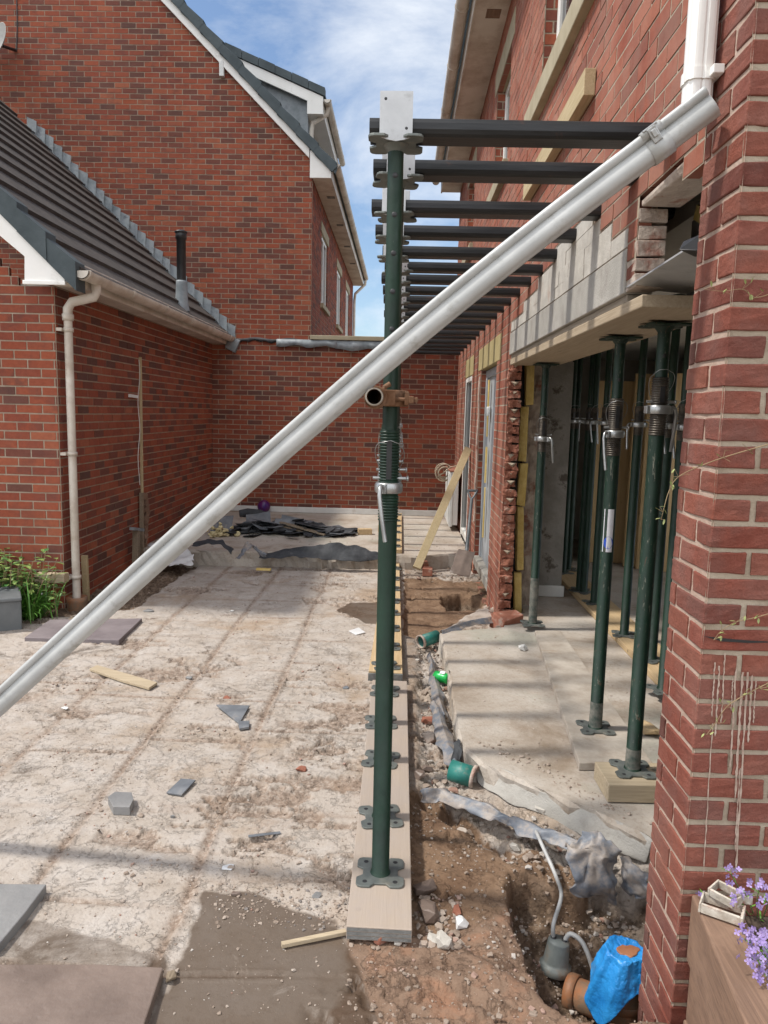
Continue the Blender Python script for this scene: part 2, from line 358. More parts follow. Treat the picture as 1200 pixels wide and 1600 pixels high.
def copy_tree(o, parent=None):
    c = o.copy(); COL.objects.link(c)
    if parent is not None: c.parent = parent
    for ch in o.children: copy_tree(ch, c)
    return c
ORD = ['nearest', 'second', 'third', 'fourth', 'fifth', 'sixth', 'seventh', 'eighth', 'ninth', 'tenth', 'eleventh', 'twelfth', 'thirteenth', 'fourteenth', 'fifteenth', 'sixteenth', 'seventeenth', 'eighteenth', 'nineteenth', 'twentieth']

# numpy value noise
def vnoise(x, y, seed=0):
    xi = np.floor(x).astype(np.int64); yi = np.floor(y).astype(np.int64); xf = x-xi; yf = y-yi
    u = xf*xf*(3-2*xf); v = yf*yf*(3-2*yf)
    def h(a, b):
        n = (a*374761393+b*668265263+seed*974711) & 0x7fffffff
        n = ((n ^ (n >> 13))*1274126177) & 0x7fffffff
        return ((n ^ (n >> 16)) & 0xffff)/65535.0
    return (h(xi, yi)*(1-u)+h(xi+1, yi)*u)*(1-v)+(h(xi, yi+1)*(1-u)+h(xi+1, yi+1)*u)*v
def fbm(x, y, sc, oct=4, seed=0, gain=.5):
    r = 0; a = 1; t = 0
    for i in range(oct):
        r = r+a*vnoise(x*sc*2**i, y*sc*2**i, seed+i*17); t += a; a *= gain
    return r/t
def sstep(a, b, x):
    t = np.clip((x-a)/(b-a), 0, 1); return t*t*(3-2*t)
def inpoly(x, y, P):
    ins = np.zeros(x.shape, bool); n = len(P)
    for i in range(n):
        x0, y0 = P[i][:2]; x1, y1 = P[(i+1) % n][:2]
        if y0 == y1: continue
        c = ((y0 > y) != (y1 > y)) & (x < (x1-x0)*(y-y0)/(y1-y0)+x0); ins ^= c
    return ins
def pdist(x, y, P):
    d = np.full(x.shape, 1e9); n = len(P)
    for i in range(n):
        ax, ay = P[i][:2]; bx, by = P[(i+1) % n][:2]; ex, ey = bx-ax, by-ay
        t = np.clip(((x-ax)*ex+(y-ay)*ey)/(ex*ex+ey*ey+1e-12), 0, 1)
        d = np.minimum(d, np.hypot(x-ax-t*ex, y-ay-t*ey))
    return d
def sdf(x, y, P): # positive inside
    d = pdist(x, y, P); return np.where(inpoly(x, y, P), d, -d)

# ------------------------------------------------------------------ ground
WX = 0.80                      # plane of the right house wall
YB, YG = 10.85, 11.05          # back wall and tall gable planes
XL = -2.76                     # plane of the left extension wall
SLABZ = 0.10
def P(z, *pp): return [onz(a, b, z)[:2] for a, b in pp]
pit = P(0, (790, 1366), (812, 1430), (836, 1500), (856, 1562), (905, 1590), (1010, 1596), (1060, 1592), (1060, 1362), (985, 1352), (940, 1340), (912, 1352), (870, 1352), (825, 1345), (796, 1350))
bed = P(0, (-80, 968), (60, 966), (205, 952), (262, 912), (300, 888), (338, 868), (330, 800), (60, 860), (-80, 900))
wet1 = P(0, (318, 1392), (400, 1392), (440, 1420), (520, 1440), (560, 1500), (600, 1640), (240, 1640), (285, 1500))
wet2 = P(0, (540, 942), (600, 940), (600, 975), (572, 974), (550, 962), (526, 955))
wet3 = P(0, (40, 1440), (130, 1470), (250, 1500), (240, 1640), (-60, 1640), (-60, 1450))
front = P(0, (545, 1470), (700, 1440), (800, 1400), (860, 1560), (1100, 1600), (1100, 1700), (500, 1700))
soil = P(0, (640, 1236), (690, 1240), (830, 1320), (1100, 1420), (1100, 1600), (860, 1560), (700, 1460), (645, 1460))
soil2 = P(0, (630, 905), (770, 905), (770, 940), (720, 965), (660, 1000), (634, 990))
chan = P(0, (650, 1000), (700, 985), (735, 1235), (1000, 1345), (1000, 1400), (800, 1330), (690, 1255), (662, 1240), (655, 1060))
hole = P(0, (688, 928), (720, 924), (752, 930), (748, 946), (700, 948))
trench = P(0, (350, 876), (420, 870), (600, 866), (600, 882), (420, 884))
def smask(x, y, poly, w=.03, wob=.05, sc=6, seed=3):
    return sstep(-w, w, sdf(x, y, poly)+(fbm(x, y, sc, 4, seed)-.5)*wob*2)
def ground_h(x, y, full=False):
    x = np.asarray(x, float); y = np.asarray(y, float)
    n1 = fbm(x, y, 1.6, 4, 1)-.5; n2 = fbm(x, y, 9, 4, 2)-.5; n3 = fbm(x, y, 38, 3, 4)-.5
    z = n1*.014+n2*.003+n3*.002
    # ragged craters where the bedding mortar has flaked away
    zone = sstep(.46, .55, fbm(x, y, 1.5, 3, 11))
    cf = fbm(x*.75+.25*n2, y*1.5, 5.5, 5, 21, .62)
    crat = sstep(.555, .585, cf)*zone
    lip = np.exp(-((cf-.55)/.018)**2)*zone
    z = z-crat*(.016-n3*.020)+lip*.006
    # joints left between the lifted slabs
    jl = np.zeros(x.shape); jmk = np.zeros(x.shape)
    for k, xx in enumerate((-1.235, -.70, -1.775, -2.33)):
        xw = xx+(fbm(y, y*0, 1.3, 3, 30+k)-.5)*.03
        d = np.abs(x-xw); amp = .30+.75*sstep(.42, .66, fbm(y, y*0+k, 2.3, 3, 41))
        sg = x-xw; jl = jl+amp*np.exp(-((sg-.018)/.007)**2)*.009-np.exp(-(sg/.016)**2)*(.007+.006*n3); jmk = np.maximum(jmk, np.exp(-(sg/.024)**2)*(.65+.45*amp))
    rows = (1.98, 2.28, 2.86, 3.5, 4.05, 4.55, 5.2, 5.75, 6.3, 6.9)
    for k, yy in enumerate(rows):
        yw = yy+(fbm(x, x*0, 1.5, 3, 60+k)-.5)*.05
        d = np.abs(y-yw-(.15 if k % 2 else 0)*(np.floor((x+1.235)/.54))); amp = .15+.85*sstep(.44, .6, fbm(x, x*0+k*3.3, 1.6, 2, 71))
        jl = jl+amp*(np.exp(-((d-.014)/.008)**2)*.006-np.exp(-(d/.012)**2)*.008); jmk = np.maximum(jmk, np.exp(-(d/.016)**2)*(.25+amp*.8))
    patio = sstep(.0, -.06, x+.10)*sstep(2.25, 2.3, y+.35*(x < -.3)+.1*n1)
    z = z+jl*np.maximum(patio, .25*(x < -.1))
    mb = smask(x, y, bed); z = z*(1-mb)+mb*(-.03+n2*.08+n3*.05)
    ms = smask(x, y, soil); z = z-ms*(.035-n2*.025-n3*.008)
    ms2 = smask(x, y, soil2); z = z-ms2*(.03-n2*.02)
    mc = smask(x, y, chan); z = z+mc*(-.045+n2*.10+n3*.05)
    mf = smask(x, y, front); z = z+mf*(n2*.010+n3*.006)
    mh = smask(x, y, hole, .03, .03); z = z-mh*.16
    mt = smask(x, y, trench, .03, .02); z = z-mt*.10
    sp = sdf(x, y, pit)+(fbm(x, y, 5, 4, 90)-.5)*.06+(fbm(x, y, 24, 3, 91)-.5)*.025
    mp_ = sstep(-.008, .03, sp); z = z-mp_*(.16+.13*sstep(2.45, 2.15, y)+.05*sstep(.03, .2, sp)+n2*.09+n3*.07)
    # earth bank at the far side of the pit
    z = z+.03*np.exp(-((x-.66)**2+(y-2.62)**2)/.02)*(1-mp_)
    # under the house slab and back slab the ground drops away
    z = z-.25*sstep(.42, .52, x-(y < 3.2)*(3.2-y)*1.05)*sstep(2.75, 2.95, y)*sstep(5.2, 5.0, y)
    z = z-.15*sstep(8.0, 8.1, y)
    if not full: return z
    jm = np.clip(jmk*patio*(.35+1.3*fbm(x, y, 20, 3, 55)), 0, 1)
    w1 = smask(x, y, wet1, .02, .06, 4); w2 = smask(x, y, wet2, .02, .03, 9); w3 = smask(x, y, wet3, .02, .08, 4)
    z = np.where(w1 > .5, np.minimum(z, .004+n1*.004+np.maximum(z, 0)*.25), z); z = np.where(w2 > .5, z*.2-.004, z)
    brp = smask(x, y, P(0, (210, 1215), (420, 1205), (600, 1215), (600, 1330), (420, 1300), (260, 1290)), .06, .12, 4)*.7
    strip = brp+sstep(.06, .09, x)*sstep(.5, .4, x)*sstep(2.0, 2.2, y)*(1-mc)
    return z, np.clip(ms+ms2+mf*.75+.45*strip, 0, 1), np.clip(w1*.8+w2+w3*.55, 0, 1), np.clip(mb+.55*mc*0+mp_*.55+mh*.8+mt, 0, 1), mf, np.clip(crat+lip*.5, 0, 1), jm
def gz(x, y): return float(ground_h(np.array([x]), np.array([y]))[0])
ys = [.55]
while ys[-1] < 8.3: ys.append(ys[-1]+max(.0085, .0030*ys[-1]))
ys = np.array(ys)
xs = np.concatenate([np.arange(-4.6, -2.6, .03), np.arange(-2.6, -1.4, .013), np.arange(-1.4, 1.35, .0095), np.arange(1.36, 3.2, .1)])
GX, GY = np.meshgrid(xs, ys)
Z, A_, B_, C_, D_, E_, J_ = ground_h(GX, GY, True)
ny, nx = GX.shape
def gridmesh(name, X, Y, Zz, masks, mat):
    ny, nx = X.shape
    V = np.stack([X, Y, Zz], -1).reshape(-1, 3)
    idx = np.arange(nx*ny).reshape(ny, nx)
    Fc = np.stack([idx[:-1, :-1], idx[:-1, 1:], idx[1:, 1:], idx[1:, :-1]], -1).reshape(-1, 4)
    me = bpy.data.meshes.new(name); me.vertices.add(len(V)); me.vertices.foreach_set('co', V.ravel())
    me.loops.add(Fc.size); me.loops.foreach_set('vertex_index', Fc.ravel().astype(np.int32))
    me.polygons.add(len(Fc)); me.polygons.foreach_set('loop_start', np.arange(0, Fc.size, 4, dtype=np.int32))
    me.polygons.foreach_set('loop_total', np.full(len(Fc), 4, dtype=np.int32))
    me.update(calc_edges=True); me.polygons.foreach_set('use_smooth', np.ones(len(Fc), bool))
    for nm, chs in masks.items():
        a = me.color_attributes.new(nm, 'FLOAT_COLOR', 'POINT'); T = np.ones((len(V), 4), np.float32)
        for i, c in enumerate(chs): T[:, i] = c.ravel()
        a.data.foreach_set('color', T.ravel())
    me.materials.append(mat); o = bpy.data.objects.new(name, me); COL.objects.link(o); return o
t = NT('site_ground')
big = t.noise(1.3, 7, .65); mid = t.noise(6, 8, .65, .4); fine = t.noise(45, 5, .7)
pc = t.ramp(mid, [(.30, (.355, .30, .25)), (.45, (.42, .365, .315)), (.58, (.455, .405, .36)), (.72, (.48, .435, .395))])
pc = t.mix(t.ramp(big, [(.34, .8), (.47, 0)]), pc, (.34, .25, .175))
pc = t.mix(t.ramp(t.noise(3.1, 8, .7), [(.64, 0), (.71, .6)]), pc, (.53, .50, .475))
pc = t.mix(t.ramp(t.noise(2.4, 6, .7, .5), [(.69, 0), (.72, .7)]), pc, (.38, .19, .14))
grit = t.ramp(t.noise(38, 5, .75), [(.32, (.14, .10, .07)), (.5, (.29, .215, .165)), (.66, (.46, .39, .33))])
pc = t.mix(t.math('MULTIPLY', t.attr('mask2', 1), .85), pc, grit)
pc = t.mix(t.math('MULTIPLY', t.attr('mask2', 2), .95), pc, grit)
sc_ = t.ramp(mid, [(.3, (.14, .082, .050)), (.55, (.225, .145, .092)), (.75, (.31, .22, .155))])
rc = t.ramp(mid, [(.3, (.16, .10, .068)), (.5, (.225, .15, .105)), (.7, (.29, .155, .095))])
sc_ = t.mix(t.attr('mask2', 0), sc_, rc)
c = t.mix(t.ramp(t.math('ADD', t.attr('mask', 0), t.math('MULTIPLY', t.math('SUBTRACT', mid, .5), .9)), [(.3, 0), (.62, 1)]), pc, sc_)
dk = t.ramp(t.noise(22, 6, .7), [(.33, (.055, .037, .025)), (.5, (.145, .10, .068)), (.68, (.30, .225, .165))])
c = t.mix(t.ramp(t.math('ADD', t.attr('mask', 2), t.math('MULTIPLY', t.math('SUBTRACT', mid, .5), .8)), [(.25, 0), (.6, 1)]), c, dk)
nf = t.noise(6.5, 12, .68, .25); nf2 = t.noise(17, 8, .7); st1 = t.ramp(nf, [(.475, 0), (.505, 1)]); st2 = t.ramp(nf2, [(.50, 0), (.535, 1)])
zone = t.ramp(t.noise(1.9, 5, .6), [(.50, 0), (.62, 1)])
c = t.mix(t.ramp(fine, [(.32, .5), (.45, 0)]), c, t.mix(1.0, c, (.45, .40, .36), 'MULTIPLY'))
c = t.mix(t.ramp(t.noise(75, 2, .6), [(.70, 0), (.76, .55)]), c, (.66, .60, .54))
wm = t.ramp(t.math('ADD', t.attr('mask', 1), t.math('MULTIPLY', t.math('SUBTRACT', t.noise(3.5, 8, .7, .6), .5), 1.5)), [(.25, 0), (.62, 1)])
c = t.mix(wm, c, t.mix(1.0, t.mix(.5, c, (.30, .22, .16)), (.37, .35, .33), 'MULTIPLY'))
rg = t.math('SUBTRACT', .93, t.math('MULTIPLY', wm, t.ramp(big, [(.35, .62), (.6, .35)])))
h = t.math('ADD', t.math('MULTIPLY', t.noise(18, 8, .7), .9), t.math('MULTIPLY', fine, .6)); h = t.math('ADD', h, t.math('ADD', t.math('MULTIPLY', st1, .3), t.math('MULTIPLY', st2, t.math('MULTIPLY', zone, .3))))
crm = t.ramp(t.noise(2.7, 7, .72, .6), [(.60, 0), (.68, 1)])
cr2 = t.noise(70, 4, .8); h = t.math('ADD', h, t.math('MULTIPLY', t.ramp(cr2, [(.4, 0), (.6, 1)]), t.math('MULTIPLY', crm, .9)))
c = t.mix(t.math('MULTIPLY', crm, t.ramp(cr2, [(.36, .85), (.58, .15)])), c, t.mix(1.0, c, (.52, .43, .36), 'MULTIPLY'))
bs = t.n('Bump'); bs.inputs['Distance'].default_value = .009; t.l(h, bs.inputs['Height']); t.l(t.math('SUBTRACT', 1.0, t.math('MULTIPLY', wm, .75)), bs.inputs['Strength'])
M['ground'] = t.done(c, rg, 0, bs.outputs[0], .3)
g = gridmesh('ground', GX, GY, Z, {'mask': (A_, B_, C_), 'mask2': (D_, E_, J_)}, M['ground'])
struct(g); g['label'] = 'stripped patio of dry mortar and earth'
# terrain beyond
mb_ = MB(); mb_.add([(-400, -400, -.52), (400, -400, -.52), (400, 400, -.52), (-400, 400, -.52)], [(0, 1, 2, 3)])
o = struct(mb_.build('terrain', simple('distant_earth', (.16, .12, .08), (.24, .19, .13), .4, .95, 0, .02, 8)))

# ------------------------------------------------------------------ concrete slabs
def rough_slab(name, pts, z0, z1, mat, jit=.012, step=.05, mound=.0):
    # xy polygon resampled with a crumbling edge; side in 4 rows
    q = []
    n = len(pts)
    for i in range(n):
        a = np.array(pts[i][:2]); b = np.array(pts[(i+1) % n][:2]); k = max(1, int(np.linalg.norm(b-a)/step))
        if k > 120: k = 4
        for j in range(k): q.append(a+(b-a)*j/k)
    q = np.array(q); cen = q.mean(0)
    bm = bmesh.new(); rows = []
    levels = [1.0, .93, .7, .35, 0]
    for li, lv in enumerate(levels):
        r = []
        for p in q:
            d = (p-cen)/np.linalg.norm(p-cen)
            jj = rng.normal(0, jit)*(.5 if li == 0 else 1)+(0 if li else -.012)
            r.append(bm.verts.new((p[0]+d[0]*jj, p[1]+d[1]*jj, z0+(z1-z0)*lv+(rng.normal(0, .003) if 0 < li < 4 else 0))))
        rows.append(r)
    m = len(q)
    for a, b in zip(rows, rows[1:]):
        for i in range(m): bm.faces.new((a[i], a[(i+1) % m], b[(i+1) % m], b[i]))
    f = bm.faces.new(rows[0]); bmesh.ops.triangulate(bm, faces=[f])
    bmesh.ops.recalc_face_normals(bm, faces=bm.faces)
    me = bpy.data.meshes.new(name); bm.to_mesh(me); bm.free(); me.materials.append(mat)
    o = bpy.data.objects.new(name, me); COL.objects.link(o); return o
t = NT('dusty_slab')
n_ = t.noise(2.3, 8, .65, .3)
c = t.ramp(n_, [(.3, (.25, .195, .145)), (.45, (.40, .345, .29)), (.6, (.475, .43, .38)), (.75, (.45, .43, .375))])
c = t.mix(t.ramp(t.noise(1.1, 5, .6), [(.54, 0), (.62, .7)]), c, (.35, .345, .29))
c = t.mix(t.ramp(t.noise(40, 5, .7), [(.3, .5), (.48, 0)]), c, (.24, .19, .15))
c = t.mix(t.ramp(t.noise(4, 6, .7), [(.60, 0), (.68, .6)]), c, (.27, .205, .15))
h = t.math('ADD', t.noise(14, 8, .7), t.math('MULTIPLY', t.noise(60, 4), .5))
M['floor_slab'] = t.done(c, .92, 0, t.bump(h, .006), .2)
fs = P(SLABZ, (686, 988), (694, 1010), (706, 1080), (716, 1140), (728, 1172), (760, 1196), (850, 1236), (930, 1268), (1022, 1312))
yf = fs[0][1]
slab_poly = [(WX+2.66, fs[-1][1]-.0), (WX+2.66, 9.5), (1.02, 9.5), (1.02, 5.75), (.86, 5.70), (.80, 5.35)] + fs
o = rough_slab('house_floor_slab', slab_poly, -.14, SLABZ, M['floor_slab'])
struct(o); o['label'] = 'dusty concrete floor slab with a broken edge inside the opening'
# back slab, stepping up
ZB = .16
bs_ = [(-2.9, 7.72), (-1.9, 7.68), (-1.2, 7.75), (-.6, 7.70), (.02, 7.78), (.25, 7.72), (.55, 7.9), (.79, 7.8), (.79, YB+.1), (-2.9, YB+.1)]
o = rough_slab('back_slab', bs_, -.12, ZB, M['floor_slab'], .014)
struct(o); o['label'] = 'raised concrete slab at the foot of the end wall'

# ------------------------------------------------------------------ brickwork
def course_spans(u0, u1, holes, z0, z1):
    sp = [(u0, u1)]
    for (a, b, c, d) in holes:
        if z1 <= c+.012 or z0 >= d-.012: continue
        ns = []
        for s0, s1 in sp:
            if b <= s0 or a >= s1: ns.append((s0, s1)); continue
            if a > s0: ns.append((s0, a))
            if b < s1: ns.append((b, s1))
        sp = ns
    return [s for s in sp if s[1]-s[0] > .012]
def brickwall(mb, mm, mapf, u0, u1, z0, z1, holes=(), ch=.0714, bl=.214, seed=1, lim=None, skip=0.0, joint=.0115, dark=.28, depth=.05, org=0.0, par=0, corner=None, sun_side=False, jit=1.0):
    """mapf(u, z, d) -> world; d = outward. Bricks proud of a mortar sheet."""
    rs = random.Random(seed); k = 0; z = z0
    while z < z1-.01:
        zt = min(z+ch, z1); a0, a1 = u0, u1
        if lim: a0, a1 = lim(z, zt)
        if a1-a0 > .02:
            for s0, s1 in course_spans(a0, a1, holes, z, zt):
                off = org+((k+par) % 2)*bl/2; i0 = math.floor((s0-off)/bl)
                u = i0*bl+off
                while u < s1:
                    p0 = max(u, s0); p1 = min(u+bl, s1)
                    if p1-p0 > .02 and rs.random() >= skip and not (corner is not None and abs(p0-u0) < 1e-6):
                        j = joint/2; jl_ = corner if (corner is not None and abs(p0-u0) < 1e-6) else j
                        tn = rs.random()
                        tn = tn*.28 if rs.random() < dark else .28+.72*tn
                        d = rs.uniform(-.0015, .0015); e = [rs.uniform(-.0012, .0012)*jit for _ in range(4)]
                        q = [(p0+jl_, z+j+e[0]), (p1-j, z+j+e[1]), (p1-j, zt-j+e[2]), (p0+jl_, zt-j+e[3])]
                        vs = [mapf(a, b, d) for a, b in q]+[mapf(a, b, -depth) for a, b in q]
                        mb.add(vs, [(0, 1, 2, 3), (0, 4, 5, 1), (1, 5, 6, 2), (2, 6, 7, 3), (3, 7, 4, 0)], (tn, rs.random()))
                    u += bl
                if mm is not None:
                    dd = -.0045 if sun_side is False else -.0022
                    mm.add([mapf(s0, z, dd), mapf(s1, z, dd), mapf(s1, zt, dd), mapf(s0, zt, dd)], [(0, 1, 2, 3)])
        z += ch; k += 1
def wall_obj(name, mb, mm, mat, mort, parent, label=None):
    n0 = len(mb.f)
    b = len(mb.v); mb.v += mm.v; mb.f += [tuple(i+b for i in f) for f in mm.f]; mb.sm += mm.sm; mb.t += [(0, 0)]*len(mm.v); mb.mi += [1]*len(mm.f)
    return mb.build(name, [mat, mort], parent, label=label)
def roughen(o):
    q_ = o.modifiers.new('sub', 'SUBSURF'); q_.subdivision_type = 'SIMPLE'; q_.levels = q_.render_levels = 2
    x_ = bpy.data.textures.new('brick_wear', 'CLOUDS'); x_.noise_scale = .022; x_.noise_depth = 4
    q_ = o.modifiers.new('wear', 'DISPLACE'); q_.texture = x_; q_.strength = .0055; q_.mid_level = .5
ymap = lambda Yp: (lambda u, z, d: (u, Yp-d, z))       # wall facing -Y (camera)
xmapL = lambda X: (lambda u, z, d: (X+d, u, z))        # facing +X
xmapR = lambda X: (lambda u, z, d: (X-d, u, z))        # facing -X

# ---------------- end wall at the back with lead and coping
bw = empty('end_wall', ((XL+WX)/2, YB, ZB), 'red brick end wall closing the yard, topped by a stone coping and lead', 'wall')
zt = ony(600, 534, YB)[2]
mb = MB(); mm = MB(); brickwall(mb, mm, ymap(YB), XL-.3, WX+.02, ZB-.08, zt, seed=3, dark=.33)
mb.box(XL-.3, WX+.3, YB+.055, YB+.19, ZB-.1, zt-.01, mi=1)
wall_obj('brickwork', mb, mm, M['brick'], M['mortar'], bw)
xg = ony(487, 400, YG)[0]
MB().box(xg+.02, WX+.2, YB-.07, YB+.25, zt+.005, zt+.065).build('coping', M['stone_sill'], bw, .006)
mb = MB()
rs = random.Random(5)
for (xa, xb, dz, dr) in ((-1.82, -.95, .0, .10), (-.97, -.02, -.004, .13), (-.04, WX, 0, .13)):
    n = 12; vs = []
    for i in range(n+1):
        x = xa+(xb-xa)*i/n; wv_ = .010*math.sin(i*1.1+xa*5)+rs.uniform(-.005, .005)
        vs += [(x, YB+.03, zt+.006+dz), (x, YB-.045-abs(wv_), zt-.004+dz), (x, YB-.05-abs(wv_)*1.5, zt-dr+wv_*1.5)]
    fs2 = []
    for i in range(n):
        for k in range(2): fs2.append((3*i+k, 3*i+3+k, 3*i+4+k, 3*i+1+k))
    mb.add(vs, fs2, (0, 0), True)
o = mb.build('lead_flashing', M['lead'], bw); sm = o.modifiers.new('s', 'SOLIDIFY'); sm.thickness = .004
mb = MB(); pts = []
for i in range(40):
    x = XL+.03+(xg+.25-XL)*i/39; pts.append((x, YB-.035-.012*math.sin(i*.8), zt-.005+.012*math.sin(i*.55)))
vs = []; 
for i, p in enumerate(pts): vs += [(p[0], YB+.02, p[2]+.015), p, (p[0], p[1]+.01, p[2]-.035-.012*math.sin(i*1.7))]
mb.add(vs, [(3*i+k, 3*i+3+k, 3*i+4+k, 3*i+1+k) for i in range(39) for k in range(2)], (0, 0), True)
o = mb.build('torn_felt_edge', M['felt'], bw); sm = o.modifiers.new('s', 'SOLIDIFY'); sm.thickness = .004
MB().box(XL+.02, WX-.02, YB-.022, YB-.006, ZB+.004, ZB+.085).build('white_trim', M['white_paint'], bw, .003)

# ---------------- tall gable house
th = empty('tall_gable_house', (-5, YG, 0), 'tall red brick house behind the left extension, with a white edged gable and a dormer', 'house')
ex, ez = ony(484, 249, YG)[0], ony(484, 249, YG)[2]
rx0, rz0 = ony(250, 0, YG)[0], ony(250, 0, YG)[2]       # underside line of the bargeboard
sl = (rz0-ez)/(ex-rx0)
apex_x = -6.4
def rake(x): return ez+(ex-x)*sl if x > apex_x else ez+(ex-apex_x)*sl-(apex_x-x)*sl
mb = MB(); mm = MB()
def limg(z, zt_):
    zz = (z+zt_)/2; 
    r = ex-(max(zz, ez)-ez)/sl if zz > ez else ex
    return (-9.0, min(xg, r+.10))
brickwall(mb, mm, ymap(YG), -9, xg, .9, rake(apex_x), lim=limg, seed=11, dark=.3)
wall_obj('gable_brickwork', mb, mm, M['brick'], M['mortar'], th)
YE = 20.0
sidewin = []
for (pl, pr, pt, pb) in ((500, 510, 372, 478), (525, 530, 420, 492), (536, 540, 440, 500)):
    a = onx(pl, pt, xg); b = onx(pr, pb, xg); sidewin.append((a[1], b[1], onx(pl, pb, xg)[2]+.0, a[2]))
sidewin = [(12.35, 13.3, 3.40, 4.5), (15.2, 16.2, 3.40, 4.5), (17.6, 18.6, 3.40, 4.5)]
mb = MB(); mm = MB(); brickwall(mb, mm, xmapL(xg), YG+.0, YE, 2.2, ez+.2, holes=sidewin, seed=12)
wall_obj('side_brickwork', mb, mm, M['brick'], M['mortar'], th)
for a, b, c, d in sidewin:
    wn = MB()
    for q in ((a, a+.06, c, d), (b-.06, b, c, d), (a+.06, b-.06, c, c+.06), (a+.06, b-.06, d-.06, d), ((a+b)/2-.03, (a+b)/2+.03, c+.06, d-.06)): wn.box(xg-.07, xg-.02, q[0], q[1], q[2], q[3])
    f = wn.build('window', M['upvc'], th, .004)
    MB().box(xg-.055, xg-.045, a+.05, b-.05, c+.05, d-.05).build('pane', M['glass'], f)
    MB().box(xg-.1, xg+.05, a-.08, b+.08, c-.08, c-.002).build('sill', M['stone_sill'], f, .005)
    MB().box(xg-.1, xg+.012, a-.12, b+.12, d+.002, d+.16).build('lintel', M['stone_sill'], f, .004)
# body (core + roof)
mb = MB(); az = rake(apex_x)
mb.extr([(-9, 0), (xg-.11, 0), (xg-.11, ez), (apex_x, az-.15), (-9, rake(-9)-.15)], (0, YG+.06, 0), (1, 0, 0), (0, 0, 1), (0, YE-YG-.1, 0))
mb.build('inner_walls', M['dark_room'], th)
ov = ony(520, 262, YG)[0]     # eave end x
def roofline(x, dz): return rake(x)+dz
# roof as stepped tile courses down the right slope
def tiles(mb, xa, za, xb, zb, y0, y1, n, th_=.022):
    for i in range(n):
        a = i/n; b = (i+1)/n
        x0, z0_ = xa+(xb-xa)*a, za+(zb-za)*a; x1, z1_ = xa+(xb-xa)*b, za+(zb-za)*b
        nx_, nz_ = (za-zb), (xb-xa); l = math.hypot(nx_, nz_); nx_, nz_ = nx_/l, nz_/l
        mb.extr([(x0, z0_-.0), (x1, z1_-.03), (x1+nx_*th_, z1_+nz_*th_), (x0+nx_*.004, z0_+nz_*.004)], (0, y0, 0), (1, 0, 0), (0, 0, 1), (0, y1-y0, 0))
mb = MB(); tiles(mb, apex_x, az+.24, ov+.02, roofline(ov, .22), YG-.02, YE+.2, 26)
mb.extr([(apex_x, az+.24), (-9.4, rake(-9.4)+.24), (-9.4, rake(-9.4)+.16), (apex_x, az+.16)], (0, YG-.02, 0), (1, 0, 0), (0, 0, 1), (0, YE-YG+.2, 0))
mb.build('roof_tiles', M['tile_grey'], th)
# verge caps
mb = MB(); n = 17
for i in range(n):
    xa = ov+.03-(i*.30)/math.hypot(1, sl)*1.25; xb = xa-.30/math.hypot(1, sl)*1.25-.012
    for s_ in (0,):
        A = Vector((xa, YG-.10, roofline(xa, .235))); B = Vector((xb, YG-.10, roofline(xb, .235)))
        nrm = Vector((sl, 0, 1)).normalized()
        off = nrm*0.0; A = A+nrm*.032
        dn = Vector((0, 0, -.13))
        vs = [A+off, B+off, B+off+dn, A+off+dn-nrm*.0, A+off+Vector((0, .16, 0))+nrm*.03, B+off+Vector((0, .16, 0))+nrm*.03, A+nrm*.03+off, B+nrm*.03+off]
        mb.add(vs, [(0, 1, 2, 3), (6, 7, 1, 0), (4, 5, 7, 6), (0, 3, 4, 6), (1, 7, 5, 2)])
        mb.obox((A+B)/2+dn*.42+Vector((0, .0, 0)), ((A-B).length*.985, .03, .115), Matrix.Rotation(math.atan2(sl, 1), 3, 'Y'))
mb.build('verge_tiles', M['tile_grey'], th, .004)
def barge(parent, xa, xb, y, f, w_, th_, box=None):
    mb = MB()
    a = math.atan(sl); h_ = w_
    mb.extr([(xa, f(xa)), (xa, f(xa)+h_), (xb, f(xb)+h_), (xb, f(xb))], (0, y-th_, 0), (1, 0, 0), (0, 0, 1), (0, th_, 0))
    return mb
b1 = ony(487, 240, YG); 
mb = barge(th, ex-.0, apex_x, YG-.02, lambda x: rake(x), .215, .045)
bx0, bx1 = ony(485, 280, YG)[0], ony(518, 280, YG)[0]; bz0 = ony(500, 280, YG)[2]
mb.extr([(bx0, bz0), (bx1, bz0), (bx1, roofline(bx1, .12)), (bx0+.05, rake(bx0)+.2), (bx0, rake(bx0)+.1)], (0, YG-.068, 0), (1, 0, 0), (0, 0, 1), (0, .05, 0))
mb.build('bargeboard', M['upvc'], th, .004)
MB().box(xg+.005, bx1-.01, YG-.015, YE, bz0+.004, bz0+.02).build('soffit', M['upvc_aged'], th)
mb = MB()
for yy in (11.9, 13.6, 15.3, 17): MB().box(xg+.12, xg+.24, yy, yy+.1, bz0-.004, bz0+.002).build('soffit_vent', M['board_end'], th)
MB().box(bx1-.02, bx1+.005, YG-.015, YE, bz0, bz0+.2).build('fascia', M['upvc_aged'], th)
def gutter_prof(r, th_=.006, n=10):
    o = [(r*math.cos(math.pi+math.pi*i/n), r*math.sin(math.pi+math.pi*i/n)) for i in range(n+1)]
    i_ = [((r-th_)*math.cos(math.pi+math.pi*i/n), (r-th_)*math.sin(math.pi+math.pi*i/n)) for i in range(n, -1, -1)]
    return o+i_
